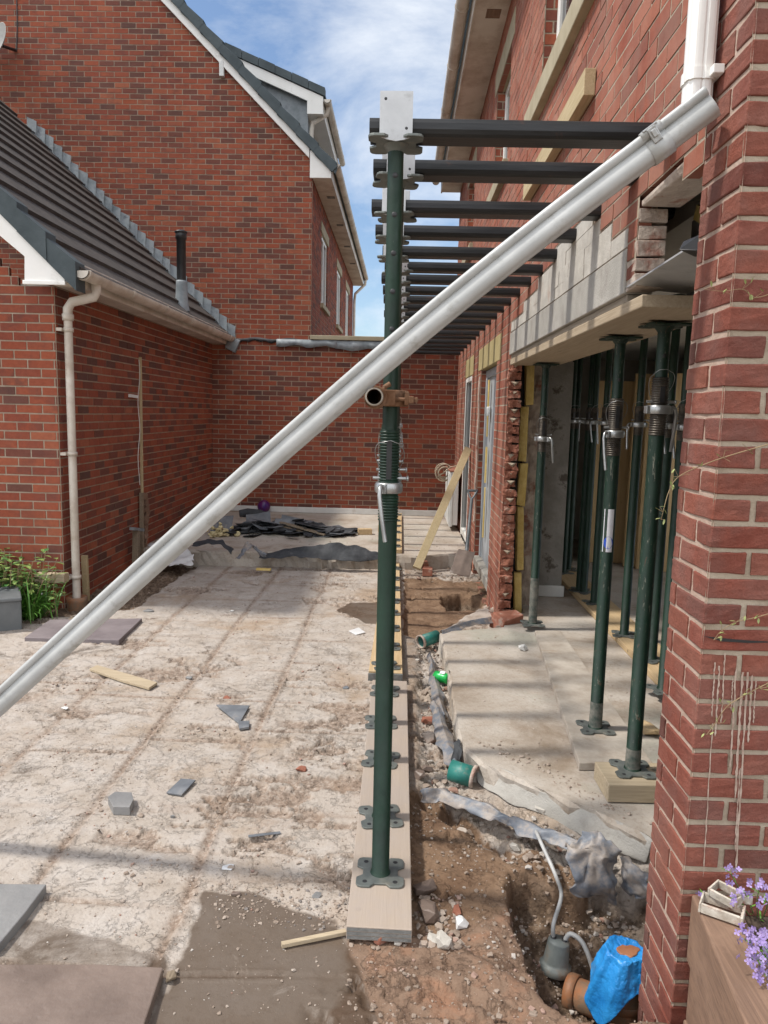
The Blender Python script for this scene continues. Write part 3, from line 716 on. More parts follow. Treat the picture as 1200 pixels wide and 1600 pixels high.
def gutter(name, x, y0, y1, z, r, mat, parent, step=1.8):
    mb = MB(); mb.extr(gutter_prof(r), (x, y0, z), (1, 0, 0), (0, 0, 1), (0, y1-y0, 0))
    y = y0+.02
    while y < y1:
        mb.extr(gutter_prof(r+.006, .005), (x, y, z), (1, 0, 0), (0, 0, 1), (0, .04, 0)); mb.box(x-r-.004, x+r+.004, y, y+.02, z-.002, z+.006); y += step
    for ye in (y0, y1-.004): mb.extr([(r*math.cos(math.pi+math.pi*i/10), r*math.sin(math.pi+math.pi*i/10)) for i in range(11)], (x, ye, z), (1, 0, 0), (0, 0, 1), (0, .004, 0))
    return mb.build(name, mat, parent)
gutter('gutter', bx1+.065, YG-.02, YE, bz0+.2, .06, M['upvc_aged'], th)
MB().tube([(bx1+.06, YE-.15, bz0+.14), (bx1+.05, YE-.15, bz0+.02), (xg+.07, YE-.15, bz0-.22), (xg+.05, YE-.15, bz0-.4), (xg+.05, YE-.15, .5)], .035).build('downpipe', M['upvc_aged'], th)
# dormer on the right hand slope
Y0 = 11.75; Y1 = 14.6
def dm(px, py): return ony(px, py, Y0)
dn = empty('dormer_anchor', (0, 0, 0)); bpy.data.objects.remove(dn)
c0 = dm(367, 78); c1 = dm(507, 141); f1 = dm(502, 156); q0 = dm(505, 178); q1 = dm(480, 157); ck = dm(480, 215)
mb = MB(); dx = (c1[0]-c0[0]); ds = (c0[2]-c1[2])/dx
xs0 = c0[0]-1.3
mb.extr([(xs0, c1[2]+ds*(c1[0]-xs0)), (c1[0], c1[2]), (c1[0], c1[2]-.06), (xs0, c1[2]+ds*(c1[0]-xs0)-.06)], (0, Y0-.0, 0), (1, 0, 0), (0, 0, 1), (0, Y1-Y0, 0))
for i in range(9):
    xa = c1[0]+.01-i*.25; xb = xa-.243
    za, zb = c1[2]+ds*(c1[0]-xa), c1[2]+ds*(c1[0]-xb)
    mb.extr([(xa, za-.085), (xa, za+.03+.006*(i % 2)), (xb, zb+.03+.006*(i % 2)), (xb, zb-.085)], (0, Y0-.03, 0), (1, 0, 0), (0, 0, 1), (0, .12, 0))
mb.build('dormer_roof', M['tile_grey'], th, .003)
mb = MB(); zz = lambda x: c1[2]+ds*(c1[0]-x)
mb.extr([(xs0, zz(xs0)-.09), (c1[0]-.02, zz(c1[0])-.09), (c1[0]-.02, q0[2]), (q1[0], q0[2]), (q1[0], q1[2]), (xs0, zz(xs0)-.25)], (0, Y0, 0), (1, 0, 0), (0, 0, 1), (0, .04, 0))
mb.box(q1[0], c1[0]-.03, Y0+.045, Y1, q0[2]+.002, q0[2]+.02)
mb.box(c1[0]-.035, c1[0]-.015, Y0+.045, Y1, q0[2]+.002, q0[2]+.17)
mb.build('dormer_trim', M['upvc'], th, .003)
mb = MB(); xw = q1[0]
mb.extr([(xs0, 4), (xw, 4), (xw, q1[2]+.1), (xs0, zz(xs0)-.2)], (0, Y0+.12, 0), (1, 0, 0), (0, 0, 1), (0, Y1-Y0-.24, 0))
mb.build('dormer_cheek', M['lead'], th)
gutter('dormer_gutter', c1[0]+.045, Y0-.02, Y1, q0[2]+.20, .055, M['upvc_aged'], th, 1.2)
MB().tube([(c1[0]+.04, Y0+.15, q0[2]+.16), (c1[0]+.03, Y0+.15, q0[2]+.05), (xw+.07, Y0+.15, q0[2]-.08), (xw+.05, Y0+.15, q0[2]-.2), (xw+.05, Y0+.15, q0[2]-.9)], .034).build('dormer_downpipe', M['upvc_aged'], th)
# small overflow pipe and satellite dish on the gable
a = ony(348, 106, YG); b = ony(348, 122, YG)
MB().box(a[0]-.035, a[0]+.03, YG-.07, YG-.004, b[2], a[2]+.06).build('gas_flue_cover', M['white_paint'], th, .006)
sd_ = empty('satellite_dish', ony(14, 75, YG), 'small grey satellite dish on the gable wall at the top left', 'satellite dish')
c_ = Vector(ony(0, 68, YG-.35))
mb = MB(); ro = Matrix.Rotation(R(60), 3, 'Y') @ Matrix.Rotation(R(70), 3, 'X')
ro = Vector((-.55, -.8, .25)).to_track_quat('Z', 'Y').to_matrix()
mb.lathe([(.001, 0), (.10, .008), (.18, .03), (.25, .06), (.255, .062), (.18, .024), (.001, -.008)], c_, 24, rot=ro); mb.build('dish', simple('dish_grey', (.30, .31, .30), (.38, .38, .36), 4, .5), sd_)
MB().tube([c_+Vector((.02, .02, -.02)), Vector(ony(22, 78, YG-.12)), Vector(ony(24, 78, YG))], .02).build('mount', M['cap'], sd_)
MB().tube([ony(26, 80, YG-.012), ony(27, 40, YG-.012), ony(25, -60, YG-.012)], .008, 6).build('cable', M['cap'], sd_)

# ---------------- left extension
le = empty('left_extension', (XL, 8, 0), 'single storey red brick extension on the left with brown tiled roof and white gutter', 'building')
YL = onx(100, 900, XL)[1]
zwt = 2.66
mb = MB(); mm = MB(); brickwall(mb, mm, ymap(YL), -6.5, XL-.0, -.2, 3.4, seed=21, lim=lambda z, zt_: (-6.5, XL if z < 2.55 else XL-.25-(z-2.55)*1.0), dark=.12)
wall_obj('front_brickwork', mb, mm, M['brick'], M['mortar'], le)
mb = MB(); mm = MB(); brickwall(mb, mm, xmapL(XL), YL, YB+.0, -.2, zwt, seed=22, dark=.3)
wall_obj('side_brickwork', mb, mm, M['brick'], M['mortar'], le)
MB().box(-6.5, XL-.055, YL+.055, YB, -.2, 2.6).build('inner_walls', M['dark_room'], le)
YV = YL-.14
e0 = ony(112, 418, YV); exx = e0[0]+.02; ezz = e0[2]
r1 = ony(0, 300, YV); slL = (r1[2]-ezz)/(exx-r1[0])
print('left roof', exx, ezz, slL, 'YL', YL)
def lz(x, d=0): return ezz+(exx-x)*slL+d
mb = MB()
nT = 18; XT = exx-4.2
tiles(mb, XT, lz(XT), exx+.02, lz(exx+.02), YV+.02, YG-.06, nT, .034)
mb.build('roof_tiles', M['tile'], le)
mb = MB()
for i in range(12):
    st = .30; xa = exx+.03-i*st*.72; xb = xa-st*.715
    off = .014*(i % 2)
    mb.extr([(xa, lz(xa, -.15)), (xa, lz(xa, .068)), (xb-.004, lz(xb, .026)), (xb-.004, lz(xb, -.15))], (0, YV-.05-off*.7, 0), (1, 0, 0), (0, 0, 1), (0, .17, 0))
mb.build('verge_tiles', M['tile_grey'], le, .006)
mb = MB()
bb0 = ony(42, 445, YV); bb1 = ony(104, 445, YV)
bq = [ony(*q, YV)[::2] for q in ((42, 445), (104, 445), (104, 424), (-70, 250), (-70, 308), (42, 402))]
mb.extr(bq, (0, YV-.035, 0), (1, 0, 0), (0, 0, 1), (0, .035, 0))
qa, qb = ony(-70, 250, YV), ony(-70, 308, YV)
mb.extr([(qa[0], qa[2]), (qb[0], qb[2]), (-6.2, qb[2]+(qb[0]+6.2)*slL), (-6.2, qa[2]+(qa[0]+6.2)*slL)], (0, YV-.03, 0), (1, 0, 0), (0, 0, 1), (0, .03, 0))
mb.box(bb0[0]-.01, bb1[0]+.01, YV-.05, YV-.036, bb0[2]-.004, bb0[2]+.028)
mb.build('bargeboard', M['upvc'], le, .005)
fzb = bb0[2]+.02
mb = MB(); mb.box(XL-.0+.006, bb1[0]+.04, YV, YB-.005, fzb, fzb+.015); mb.build('soffit', M['upvc_aged'], le)
mb = MB(); mb.box(bb1[0]+.04, bb1[0]+.062, YV, YB-.005, fzb-.01, fzb+.17); mb.build('fascia', M['upvc_aged'], le, .003)
gxx = bb1[0]+.125; gzz = lz(exx, -.015)
gutter('gutter', gxx, YV-.02, YB-.01, gzz-.01, .062, M['upvc_aged'], le, .95)
dpx, dpy = XL+.075, YL+.06
mb = MB(); mb.tube([(gxx-.01, dpy+.08, gzz-.06), (gxx-.01, dpy+.08, gzz-.12), (gxx-.02, dpy+.06, gzz-.165), (dpx+.03, dpy+.01, gzz-.215), (dpx, dpy, gzz-.27), (dpx, dpy, gzz-.32)], .038, 14)
mb.tube([(dpx, dpy, gzz-.31), (dpx, dpy, .05)], .033, 14)
mb.build('downpipe', M['upvc_aged'], le)
mb = MB()
for z_ in (2.24, 1.25, .22): MB().lathe([(.034, 0), (.041, .0), (.041, .03), (.034, .03)], (dpx, dpy, z_), 14).box(XL+.001, dpx-.03, dpy-.055, dpy+.055, z_+.003, z_+.027).build('pipe_bracket', M['upvc_aged'], le)
mb.lathe([(.034, 0), (.044, 0), (.046, .05), (.034, .05)], (dpx, dpy, gzz-.36), 14)
mb.build('pipe_socket', M['upvc_aged'], le)
MB().lathe([(.001, .03), (.05, .03), (.06, .075), (.085, .075), (.085, .04), (.075, -.06)], (dpx, dpy+.0, -.01), 18).build('drain_collar', M['clay'], le)
# stepped lead flashing where the roof meets the gable
mb = MB(); fa = ony(44, 205, YG); fb = ony(372, 528, YG); nS = 25
rs = random.Random(9)
for i in range(nS):
    a = i/nS; x = fa[0]+(exx+.05-fa[0])*a; x2 = x+(exx+.05-fa[0])/nS*1.16; z_ = lz(x, 0)
    hh = .20+rs.uniform(-.012, .012); y_ = YG-.012-.006*(i % 3)+rs.uniform(-.002, .002); sk = rs.uniform(-.01, .01)
    z2 = lz(x2, 0)
    mb.add([(x-.01, y_, z_+.02), (x+.0+sk, y_+.002, z_+hh-.05), (x2+.01+sk, y_-.022, z_+hh-.115), (x2, y_-.024, z2+.02), (x-.02, y_-.13, z_+.035), (x2, y_-.14, z2+.05)],
           [(0, 3, 2, 1), (0, 4, 5, 3)])
o = mb.build('step_flashing', M['lead'], le); s_ = o.modifiers.new('s', 'SOLIDIFY'); s_.thickness = .005
a = ony(40, 205, YG-.02)
o = MB().obox((fb[0]-.02, YB-.02, lz(fb[0], -.02)), (.16, .10, .18), Matrix.Rotation(R(25), 3, 'Y'), jit=.01).build('lead_apron', M['lead'], le, .004)
# flue through the roof
fl = empty('soil_vent_pipe', (0, 0, 0), 'black soil vent pipe with a lead sleeve rising through the brown tiled roof', 'vent pipe')
fx = XL-.22; 
p = ony(284, 470, 9.2); fx = p[0]; fyy = 9.2; fz0 = lz(fx)-.05; ft = ony(284, 362, 9.2)[2]
fl.location = (fx, fyy, fz0)
MB().lathe([(.095, 0), (.075, .12), (.066, .34), (.064, .36), (.055, .36)], (fx, fyy, fz0), 18).build('lead_sleeve', M['lead'], fl)
mb = MB(); mb.lathe([(.055, .3), (.055, ft-fz0-.09), (.066, ft-fz0-.085), (.066, ft-fz0-.03), (.060, ft-fz0-.02), (.076, ft-fz0-.015), (.076, ft-fz0), (.03, ft-fz0+.02), (.001, ft-fz0+.02)], (fx, fyy, fz0), 18)
mb.build('vent_pipe', M['cap'], fl)

# ---------------- right hand house
YP, YPF = 1.885, 2.135
CH, BL = .068, .205
YHE = 11.78
hs = empty('brick_house', (WX, 4, 0), 'tall red brick house on the right with its ground floor wall knocked open', 'house')
win = [(3.05, 4.84, 3.62, 4.60), (6.35, 7.25, 3.70, 4.60), (9.3, 10.15, 3.70, 4.60)]
holes = [(YPF, 5.69, -1, 2.115), (YPF, 2.69, 2.10, 2.318), (2.29, 2.69, 2.30, 2.385), (6.42, 7.66, .0, 2.11), (8.62, 9.38, .0, 2.11), (2.79, 5.66, 2.1, 2.275)]
holes += win
# broken, toothed patch of blockwork above the lintel
zc = -.3
blk = [(2.80, 5.62, 2.27, 2.345), (3.02, 5.1, 2.33, 2.415), (3.2, 4.6, 2.40, 2.48), (3.32, 4.1, 2.47, 2.55)]
mb = MB(); mm = MB()
brickwall(mb, mm, xmapR(WX), YPF, YHE, -.3, 5.02, holes=holes+blk, ch=CH, bl=BL, seed=31, joint=.010, dark=.1, org=YP, par=1, sun_side=True)
wall_obj('long_brickwork', mb, mm, M['brick_right'], M['mortar'], hs)
mb = MB(); mm = MB()
brickwall(mb, mm, xmapR(WX), YP, YPF, -.3, 5.02, ch=CH, bl=BL, seed=32, jit=2.0, joint=.010, dark=.1, org=YP, par=1, corner=.002, depth=.11)
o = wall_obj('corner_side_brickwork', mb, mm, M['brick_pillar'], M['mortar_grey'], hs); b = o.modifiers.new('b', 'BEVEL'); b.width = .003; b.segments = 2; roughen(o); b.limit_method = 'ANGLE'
mb = MB(); mm = MB()
brickwall(mb, mm, ymap(YP), WX, 3.6, -.3, 5.02, ch=CH, bl=BL, seed=33, jit=2.2, joint=.014, dark=.2, org=WX, par=0, corner=0.0, depth=.09)
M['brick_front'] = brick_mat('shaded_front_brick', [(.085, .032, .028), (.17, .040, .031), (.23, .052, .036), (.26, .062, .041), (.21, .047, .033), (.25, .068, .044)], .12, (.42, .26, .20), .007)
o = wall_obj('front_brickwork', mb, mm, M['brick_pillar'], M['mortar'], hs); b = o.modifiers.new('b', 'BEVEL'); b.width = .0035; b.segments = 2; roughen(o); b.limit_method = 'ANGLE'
# solid corner bricks, alternately header and stretcher
mb = MB(); rs = random.Random(91); k = 0; z = -.3
while z < 5.0:
    fl_, sl_ = (BL, BL/2) if k % 2 == 0 else (BL/2, BL)
    mb.obox((WX+(fl_-.007)/2, YP+(sl_-.007)/2, z+CH/2), (fl_-.007, sl_-.007, CH-.013), jit=.002, tone=(rs.random(), rs.random())); z += CH; k += 1
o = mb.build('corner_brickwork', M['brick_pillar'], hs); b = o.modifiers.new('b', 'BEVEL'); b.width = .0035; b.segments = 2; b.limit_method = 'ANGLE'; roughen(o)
MB().box(WX+.007, WX+.3, YP+.007, YP+.23, -.3, 5.0).build('corner_mortar', M['mortar'], hs)
# blockwork and lintel
mb = MB(); rs = random.Random(4)
for (a, b_, c, d) in blk:
    y = a; k = 0
    while y < b_:
        l_ = min(rs.choice([.21, .43, .32]), b_-y); mb.box(WX-.001-rs.uniform(0, .004), WX+.09, y+.004, y+l_-.004, c+.006+.0, d-.004, (rs.random(), 0)); y += l_
o = mb.build('blockwork', M['block'], hs, .003)
MB().box(WX+.006, WX+.1, 2.8, 5.64, 2.26, 2.56).build('block_bedding', M['mortar_grey'], hs)
MB().box(WX-.006, WX+.10, 2.79, 5.66, 2.11, 2.268).build('concrete_lintel', M['lintel'], hs, .004)
mb = MB()   # ragged brick end left of the hole
for k in range(5):
    z_ = 2.112+k*.0545; mb.obox((WX+.052, 2.735+rs.uniform(-.006, .006), z_+.026), (.10, .105, .048), jit=.004)
mb.build('broken_brick_end', M['jagged'], hs, .003)
mb = MB()
mb.obox((WX+.075, 2.48, 2.395), (.13, .40, .02), jit=.008); mb.build('cracked_soffit_mortar', M['jagged'], hs, .006)
MB().box(WX+.1, WX+.28, 2.13, 2.7, 2.41, 2.43).build('cavity_lid', M['cap'], hs)
# cavity content behind the hole
MB().obox((WX+.25, 2.45, 2.24), (.04, .75, .05), Matrix.Rotation(R(25), 3, 'X')).build('yellow_pipe', M['insul'], hs)
MB().obox((WX+.10, 2.46, 2.124), (.22, .56, .006), Matrix.Rotation(R(-1.5), 3, 'X') @ Matrix.Rotation(R(4), 3, 'Y')).build('steel_lintel_flange', M['silver'], hs)
mb = MB(); mb.obox((WX+.03, 2.19, 2.150), (.08, .07, .045), Matrix.Rotation(R(35), 3, 'Z'), jit=.012); mb.build('black_bracket', M['cap'], hs, .003)
MB().box(WX+.30, WX+.32, 2.13, 3.0, 2.13, 2.42).build('inner_leaf', M['plaster'], hs)
# core masses that keep the interior dark
mb = MB(); mb.box(WX+.12, 3.6, YP+.13, YPF-.02, -.2, 5.0); mb.build('front_wall_core', M['dark_room'], hs)
mb = MB(); mb.box(WX+.115, 3.6, 2.1, YHE-.02, 2.60, 2.75); mb.box(WX+.30, 3.6, 2.1, YHE-.02, 2.44, 2.60); mb.build('upper_floor', M['dark_room'], hs)
mb = MB(); mb.box(1.35, 3.6, 2.12, 9.6, 2.39, 2.435); mb.build('ceiling', M['white_paint'], hs)
mb = MB(); mb.box(3.45, 3.6, 2.1, 5.0, -.1, 2.4); mb.box(3.45, 3.6, 7.3, 9.7, -.1, 2.4); mb.box(3.45, 3.6, 5.0, 7.3, -.1, .7); mb.box(3.45, 3.6, 5.0, 7.3, 2.2, 2.4); mb.box(WX+.3, 3.5, 9.55, 9.7, -.1, 2.4); mb.build('room_walls', M['dark_room'], hs)  # unseen opening in the right wall lets extra light into the room
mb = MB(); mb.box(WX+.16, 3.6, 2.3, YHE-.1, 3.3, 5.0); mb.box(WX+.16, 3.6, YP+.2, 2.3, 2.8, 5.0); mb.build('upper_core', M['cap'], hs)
mb = MB(); mb.box(WX+.11, WX+.3, YHE-.15, YHE, 0, 5.0); mb.box(WX+.05, 3.6, YHE-.12, YHE, 2.4, 5.0)
mb.build('end_wall', M['dark_room'], hs)
# inner leaf: jagged block end and plastered return
o = MB().box(1.0, 1.16, 6.02, 6.4, .0, 2.12)
o = o.build('jagged_block_end', M['jagged'], hs)
ms_ = o.modifiers.new('s', 'SUBSURF'); ms_.subdivision_type = 'SIMPLE'; ms_.levels = ms_.render_levels = 6
tx = bpy.data.textures.new('chips', 'CLOUDS'); tx.noise_scale = .07; tx.noise_depth = 3
dm_ = o.modifiers.new('d', 'DISPLACE'); dm_.texture = tx; dm_.strength = .07; dm_.mid_level = .62
MB().box(1.14, 1.44, 6.36, 6.5, .08, 2.12).build('plaster_return', M['plaster'], hs, .004)
MB().box(1.16, 1.46, 6.33, 6.355, .102, .20).build('skirting', M['white_paint'], hs, .006)
MB().box(1.0, 1.14, 6.42, 9.6, .0, 2.4).build('inner_side_wall', M['dark_room'], hs)
# broken end of the outer leaf pier
mb = MB()
for k in range(31):
    z_ = .02+k*CH; j = rs.uniform(-.014, .012)
    mb.obox((WX+.052, 5.70+j, z_+.033), (.096, .045, .058), Matrix.Rotation(rs.uniform(-.06, .06), 3, 'Z'), jit=.006)
o = mb.build('broken_pier_end', M['brickbroken'], hs)
q_ = o.modifiers.new('s', 'SUBSURF'); q_.subdivision_type = 'SIMPLE'; q_.levels = q_.render_levels = 4
q_ = o.modifiers.new('d', 'DISPLACE'); q_.texture = tx; q_.strength = .045; q_.mid_level = .55
mb = MB()
for k in range(30):
    if rs.random() < .75:
        z_ = .08+k*CH; yy = 5.672+rs.uniform(-.004, .008)
        mb.add([(WX+.02, yy, z_), (WX+.085, yy, z_), (WX+.05, yy-.016, z_-.016), (WX+.05+rs.uniform(-.01, .01), yy, z_-.034)], [(0, 1, 2), (0, 2, 3), (1, 3, 2)])
mb.build('mortar_snots', M['mortar'], hs)
mb = MB(); zs_ = [.05, .42, .95, 1.30, 1.74, 2.10]
for i in range(5):
    mb.obox((WX+.165+rs.uniform(-.02, .02), 5.86+rs.uniform(-.03, .03), (zs_[i]+zs_[i+1])/2), (.06, .05, zs_[i+1]-zs_[i]-.015), Matrix.Rotation(rs.uniform(-.05, .05), 3, 'Y'), jit=.006)
o = mb.build('cavity_insulation', M['insul'], hs, .006)
MB().box(WX+.1, 1.0, 6.1, 6.14, .0, 2.1).build('cavity_liner', M['cap'], hs)
# door and narrow window with their lintels
d_ = MB()
d_.box(WX+.05, WX+.11, 7.58, 7.655, .2, 2.105); d_.box(WX+.05, WX+.11, 6.425, 6.50, .2, 2.105); d_.box(WX+.05, WX+.11, 6.5, 7.58, 2.03, 2.105)
dr = d_.build('door_frame', M['doorgrey'], hs, .004)
MB().box(WX+.07, WX+.10, 6.5, 7.58, .2, 2.03).build('door_panel', M['doorgrey'], dr)
mb = MB(); 
for (a, b_) in ((1.45, 2.0), (1.0, 1.35), (.45, .95)): mb.obox((WX+.045, 7.30, (a+b_)/2), (.012, .05, b_-a), jit=.003)
mb.build('foam_strip', M['insul'], dr)
MB().obox((WX+.04, 7.25, 1.70), (.03, .07, .09), jit=.008).build('filler_blob', M['white_paint'], dr, .006)
o = MB().tube([(WX-.006+.004*math.sin(i*1.3), 7.70+.006*math.sin(i*.9), .55+i*.1) for i in range(16)], .012, 8).build('old_sealant', M['jagged'], dr)
MB().box(WX+.0, WX+.11, 6.4, 7.7, .1, .198).build('door_threshold', M['concrete'], dr, .01)
mb = MB()
for a in (8.62, 9.33): mb.box(WX+.0, WX+.07, a+.003, a+.05, .16, 2.105)
mb.box(WX+.0, WX+.07, 8.67, 9.33, 2.05, 2.105); mb.box(WX+.0, WX+.07, 8.67, 9.33, .16, .24); mb.box(WX-.008, WX+.0, 9.30, 9.36, .14, 2.09)
wf = mb.build('glazed_door', M['upvc'], hs, .004)
MB().box(WX+.03, WX+.04, 8.66, 9.34, .24, 2.06).build('pane', M['glass'], wf)
MB().box(WX-.004, WX+.1, 6.18, 7.92, 2.114, 2.33).build('door_lintel', M['yellow_stone'], hs, .003)
MB().box(WX-.004, WX+.1, 8.50, 9.52, 2.114, 2.33).build('narrow_lintel', M['yellow_stone'], hs, .003)
# upper windows
for i, (a, b_, c, d) in enumerate(win):
    mb = MB(); X0, X1 = WX+.075, WX+.135
    mb.box(X0, X1, a, a+.065, c, d); mb.box(X0, X1, b_-.065, b_, c, d); mb.box(X0, X1, a+.065, b_-.065, c, c+.065); mb.box(X0, X1, a+.065, b_-.065, d-.065, d)
    mid = (a+b_)/2; mb.box(X0-.004, X1, mid-.035, mid+.035, c+.065, d-.065)
    f = mb.build('window', M['upvc'], hs, .005)
    MB().box(X0+.02, X0+.03, a+.06, b_-.06, c+.06, d-.06).build('pane', M['glass'], f)
    mb = MB()
    for q in (a-.001, b_): mb.box(WX+.004, X0, q, q+.001, c, d)
    so, sb = (.045, .135) if i == 0 else (.045, .12)
    MB().box(WX-so, X1, a-.1, b_+(.36 if i == 0 else .2), c-sb, c-.001).build('sill', M['stone_sill'], f, .005)
    MB().box(WX-.005, X1, a-.15, b_+.15, d+.002, d+.2).build('lintel', M['stone_sill'], f, .004)
    # brick reveal
    mbr = MB(); mmr = MB(); brickwall(mbr, mmr, (lambda bb: (lambda u, z, dd: (u, bb-dd, z)))(b_-.0), WX+.002, WX+.11, c, d, ch=CH, bl=.11, seed=40+i, org=WX, depth=.01)
    wall_obj('reveal', mbr, mmr, M['brick'], M['mortar'], f)
for i, (a, b_, c, d) in enumerate(((0, 7.66, .1, 2.11), (0, 9.38, .1, 2.11))):
    mbr = MB(); mmr = MB(); brickwall(mbr, mmr, (lambda bb: (lambda u, z, dd: (u, bb-dd, z)))(b_-.0), WX+.002, WX+.11, c, d, ch=CH, bl=.11, seed=50+i, org=WX, depth=.01)
    wall_obj('reveal', mbr, mmr, M['brick'], M['mortar'], hs)
# eaves
zs = 5.0; xo = .53
MB().box(xo, WX+.02, 1.4, YHE+.02, zs, zs+.02).build('soffit', M['upvc_aged'], hs)
mb = MB(); 
for y_ in (4.9, 6.65, 9.3): MB().box(xo+.09, xo+.21, y_, y_+.14, zs-.004, zs+.001).build('soffit_vent', M['sleeper'], hs)
mb = MB(); mb.box(xo-.022, xo-.002, 1.4, YHE+.02, zs-.015, zs+.19); mb.extr([(xo, zs+.021), (WX+2, zs+.021), (WX+2, zs+2.2), (xo-.02, zs+.2)], (0, YHE-.02, 0), (1, 0, 0), (0, 0, 1), (0, .03, 0))
mb.build('fascia', M['upvc_aged'], hs, .003)
gutter('gutter', xo-.10, 1.4, YHE+.06, zs+.17, .058, M['upvc_aged'], hs, 1.1)
mb = MB(); tiles(mb, WX+4, zs+.25+4.5, xo-.07, zs+.2, 1.4, YHE+.04, 16); mb.build('roof_tiles', M['tile_grey'], hs)
# downpipe of the house, ending short
mb = MB(); c_ = onx(1088, 160, WX-.045); pr = []
r_ = .034
for k in range(40):
    a = 2*math.pi*k/40; n_ = 4.0; rr = r_*(abs(math.cos(a))**n_+abs(math.sin(a))**n_)**(-1/n_)
    g_ = .0025 if k % 5 == 0 else 0; pr.append(((rr-g_)*math.cos(a), (rr-g_)*math.sin(a)))
mb.extr(pr, (WX-.045, c_[1], c_[2]-.005), (1, 0, 0), (0, 1, 0), (0, 0, 2.6), smooth=False)
dp = mb.build('downpipe', M['upvc'], hs)
mb = MB(); zb = c_[2]+.045
mb.extr([(x*1.13, y*1.13) for x, y in pr], (WX-.045, c_[1], zb), (1, 0, 0), (0, 1, 0), (0, 0, .028)); mb.box(WX-.03, WX-.002, c_[1]-.062, c_[1]+.062, zb+.003, zb+.025)
mb.build('pipe_clip', M['upvc'], dp, .002)
# white runs of dried splashes down the corner, and an open joint
mb = MB(); rs = random.Random(12)
for (px, y0, y1, w_) in ((1117, 1035, 1120, .004), (1124, 1040, 1150, .005), (1113, 1130, 1370, .0035), (1133, 1020, 1130, .004), (1150, 1045, 1200, .005), (1160, 1050, 1250, .007), (1168, 1050, 1360, .006), (1175, 1055, 1160, .006), (1145, 1060, 1110, .003), (1181, 1060, 1130, .004), (1156, 1200, 1330, .004)):
    a = ony(px, y0, YP-.0018); b_ = ony(px-(y1-y0)*.06, y1, YP-.0018); n = 22; vs = []
    for i in range(n+1):
        f_ = i/n; x = a[0]+(b_[0]-a[0])*f_+rs.uniform(-.0012, .0012); ww = w_*(.25+.75*abs(math.sin(i*1.9+px)))*(1 if i < n else .2)*.55
        vs += [(x-ww, YP-.0028, a[2]+(b_[2]-a[2])*f_), (x+ww, YP-.0028, a[2]+(b_[2]-a[2])*f_)]
    mb.add(vs, [(2*i, 2*i+1, 2*i+3, 2*i+2) for i in range(n)])
mb.build('splash_runs', simple('dried_cement_runs', (.34, .24, .19), (.50, .40, .33), 30, .9, 0, .001), hs)
a = ony(1090, 1000, YP); MB().add([(WX+.0, YP-.0035, a[2]+.012), (WX+.05, YP-.0035, a[2]-.001), (WX+.12, YP-.0035, a[2]-.003), (WX+.2, YP-.0035, a[2]+.002), (WX+.12, YP-.0035, a[2]+.004), (WX+.05, YP-.0035, a[2]+.008)], [(0, 1, 2, 3, 4, 5)]).build('open_joint', M['cap'], hs)
# timbers fixed to the wall
a = onx(926, 132, WX-.05); b_ = onx(832, 303, WX-.0)
tb = MB().box(WX-.052, WX-.003, 3.42, 5.03, 3.04, 3.15).build('timber_batten', M['timber'], None, .003)
tag(tb, 'sawn timber batten fixed to the upper house wall below the nearest window', 'timber')
# ply bearer under the lintel
pb_ = empty('lintel_bearer', (1.0, 3, 2.06), 'plywood faced timber bearer carried by the props under the concrete lintel', 'timber')
MB().box(WX+.012, WX+.30, 2.80, 5.70, 2.082, 2.108).build('ply_sheet', M['ply_soffit'], pb_, .002)
MB().box(WX+.004, WX+.345, 2.60, 5.66, 2.036, 2.079).build('timber_plank', M['bearer'], pb_, .004)

# ---------------- interior boards
for i, (x0, x1, y_, z1_, ln_) in enumerate(((2.62, 3.42, 7.55, 2.12, .0), (2.50, 3.35, 7.66, 2.08, .0), (2.40, 3.2, 7.77, 2.12, 0), (2.05, 2.9, 7.95, 2.05, 0))):
    o = MB().box(x0, x1, y_, y_+.03, SLABZ+.003, z1_).build('plywood_sheet', M['ply'], None, .002)
    tag(o, ['broad knotty plywood sheet standing upright, frontmost in the dark room', 'plywood sheet standing just behind the broad knotty one', 'third plywood sheet of the row in the dark room', 'rearmost plywood sheet, showing furthest left in the dark room'][i], 'plywood', 'plywood sheets standing in the room')

# ---------------- scaffold boards under the outer props
def board(pts, z0, z1, mat, label, endmat=None):
    mb = MB(); n = len(pts); mb.slab(pts, z0, z1)
    o = mb.build('scaffold_board', mat, None, .003)
    return tag(o, label, 'board', 'scaffold boards under the props')
zb0 = .012
def quad(*pp): return [onz(a, b, .058)[:2] for a, b in pp]
q1 = quad((541, 1447), (644, 1453), (636, 1064), (582, 1062))
bd1 = board(q1, zb0, .058, M['board_dusty'], 'dusty scaffold board carrying the nearest props on the patio')
mb = MB(); (ax, ay), (bx, by) = q1[0], q1[1]
for zz_ in (.016, .030, .044): mb.add([(ax+.002, ay-.002, zz_), (bx-.002, by-.002, zz_), (bx-.002, by-.002, zz_+.011), (ax+.002, ay-.002, zz_+.011)], [(0, 1, 2, 3)])
mb.build('grey_end_grain', M['board_end'], bd1)
def quadz(z, *pp): return [onz(a, b, z)[:2] for a, b in pp]
q2 = quadz(.066, (576, 1048), (629, 1052), (624, 880), (603, 880))
bd2 = board(q2, .014, .066, M['board'], 'clean yellow scaffold board in the middle of the outer prop row')
MB().box(q2[0][0]-.001, q2[1][0]+.001, min(q2[0][1], q2[1][1])-.012, min(q2[0][1], q2[1][1])-.001, .016, .062).build('grey_end', M['board_end'], bd2)
bd3 = board([(-.14, 7.83), (.045, 7.83), (.045, 10.75), (-.14, 10.75)], ZB+.002, ZB+.045, M['board'], 'scaffold board lying on the raised slab under the farthest outer props')
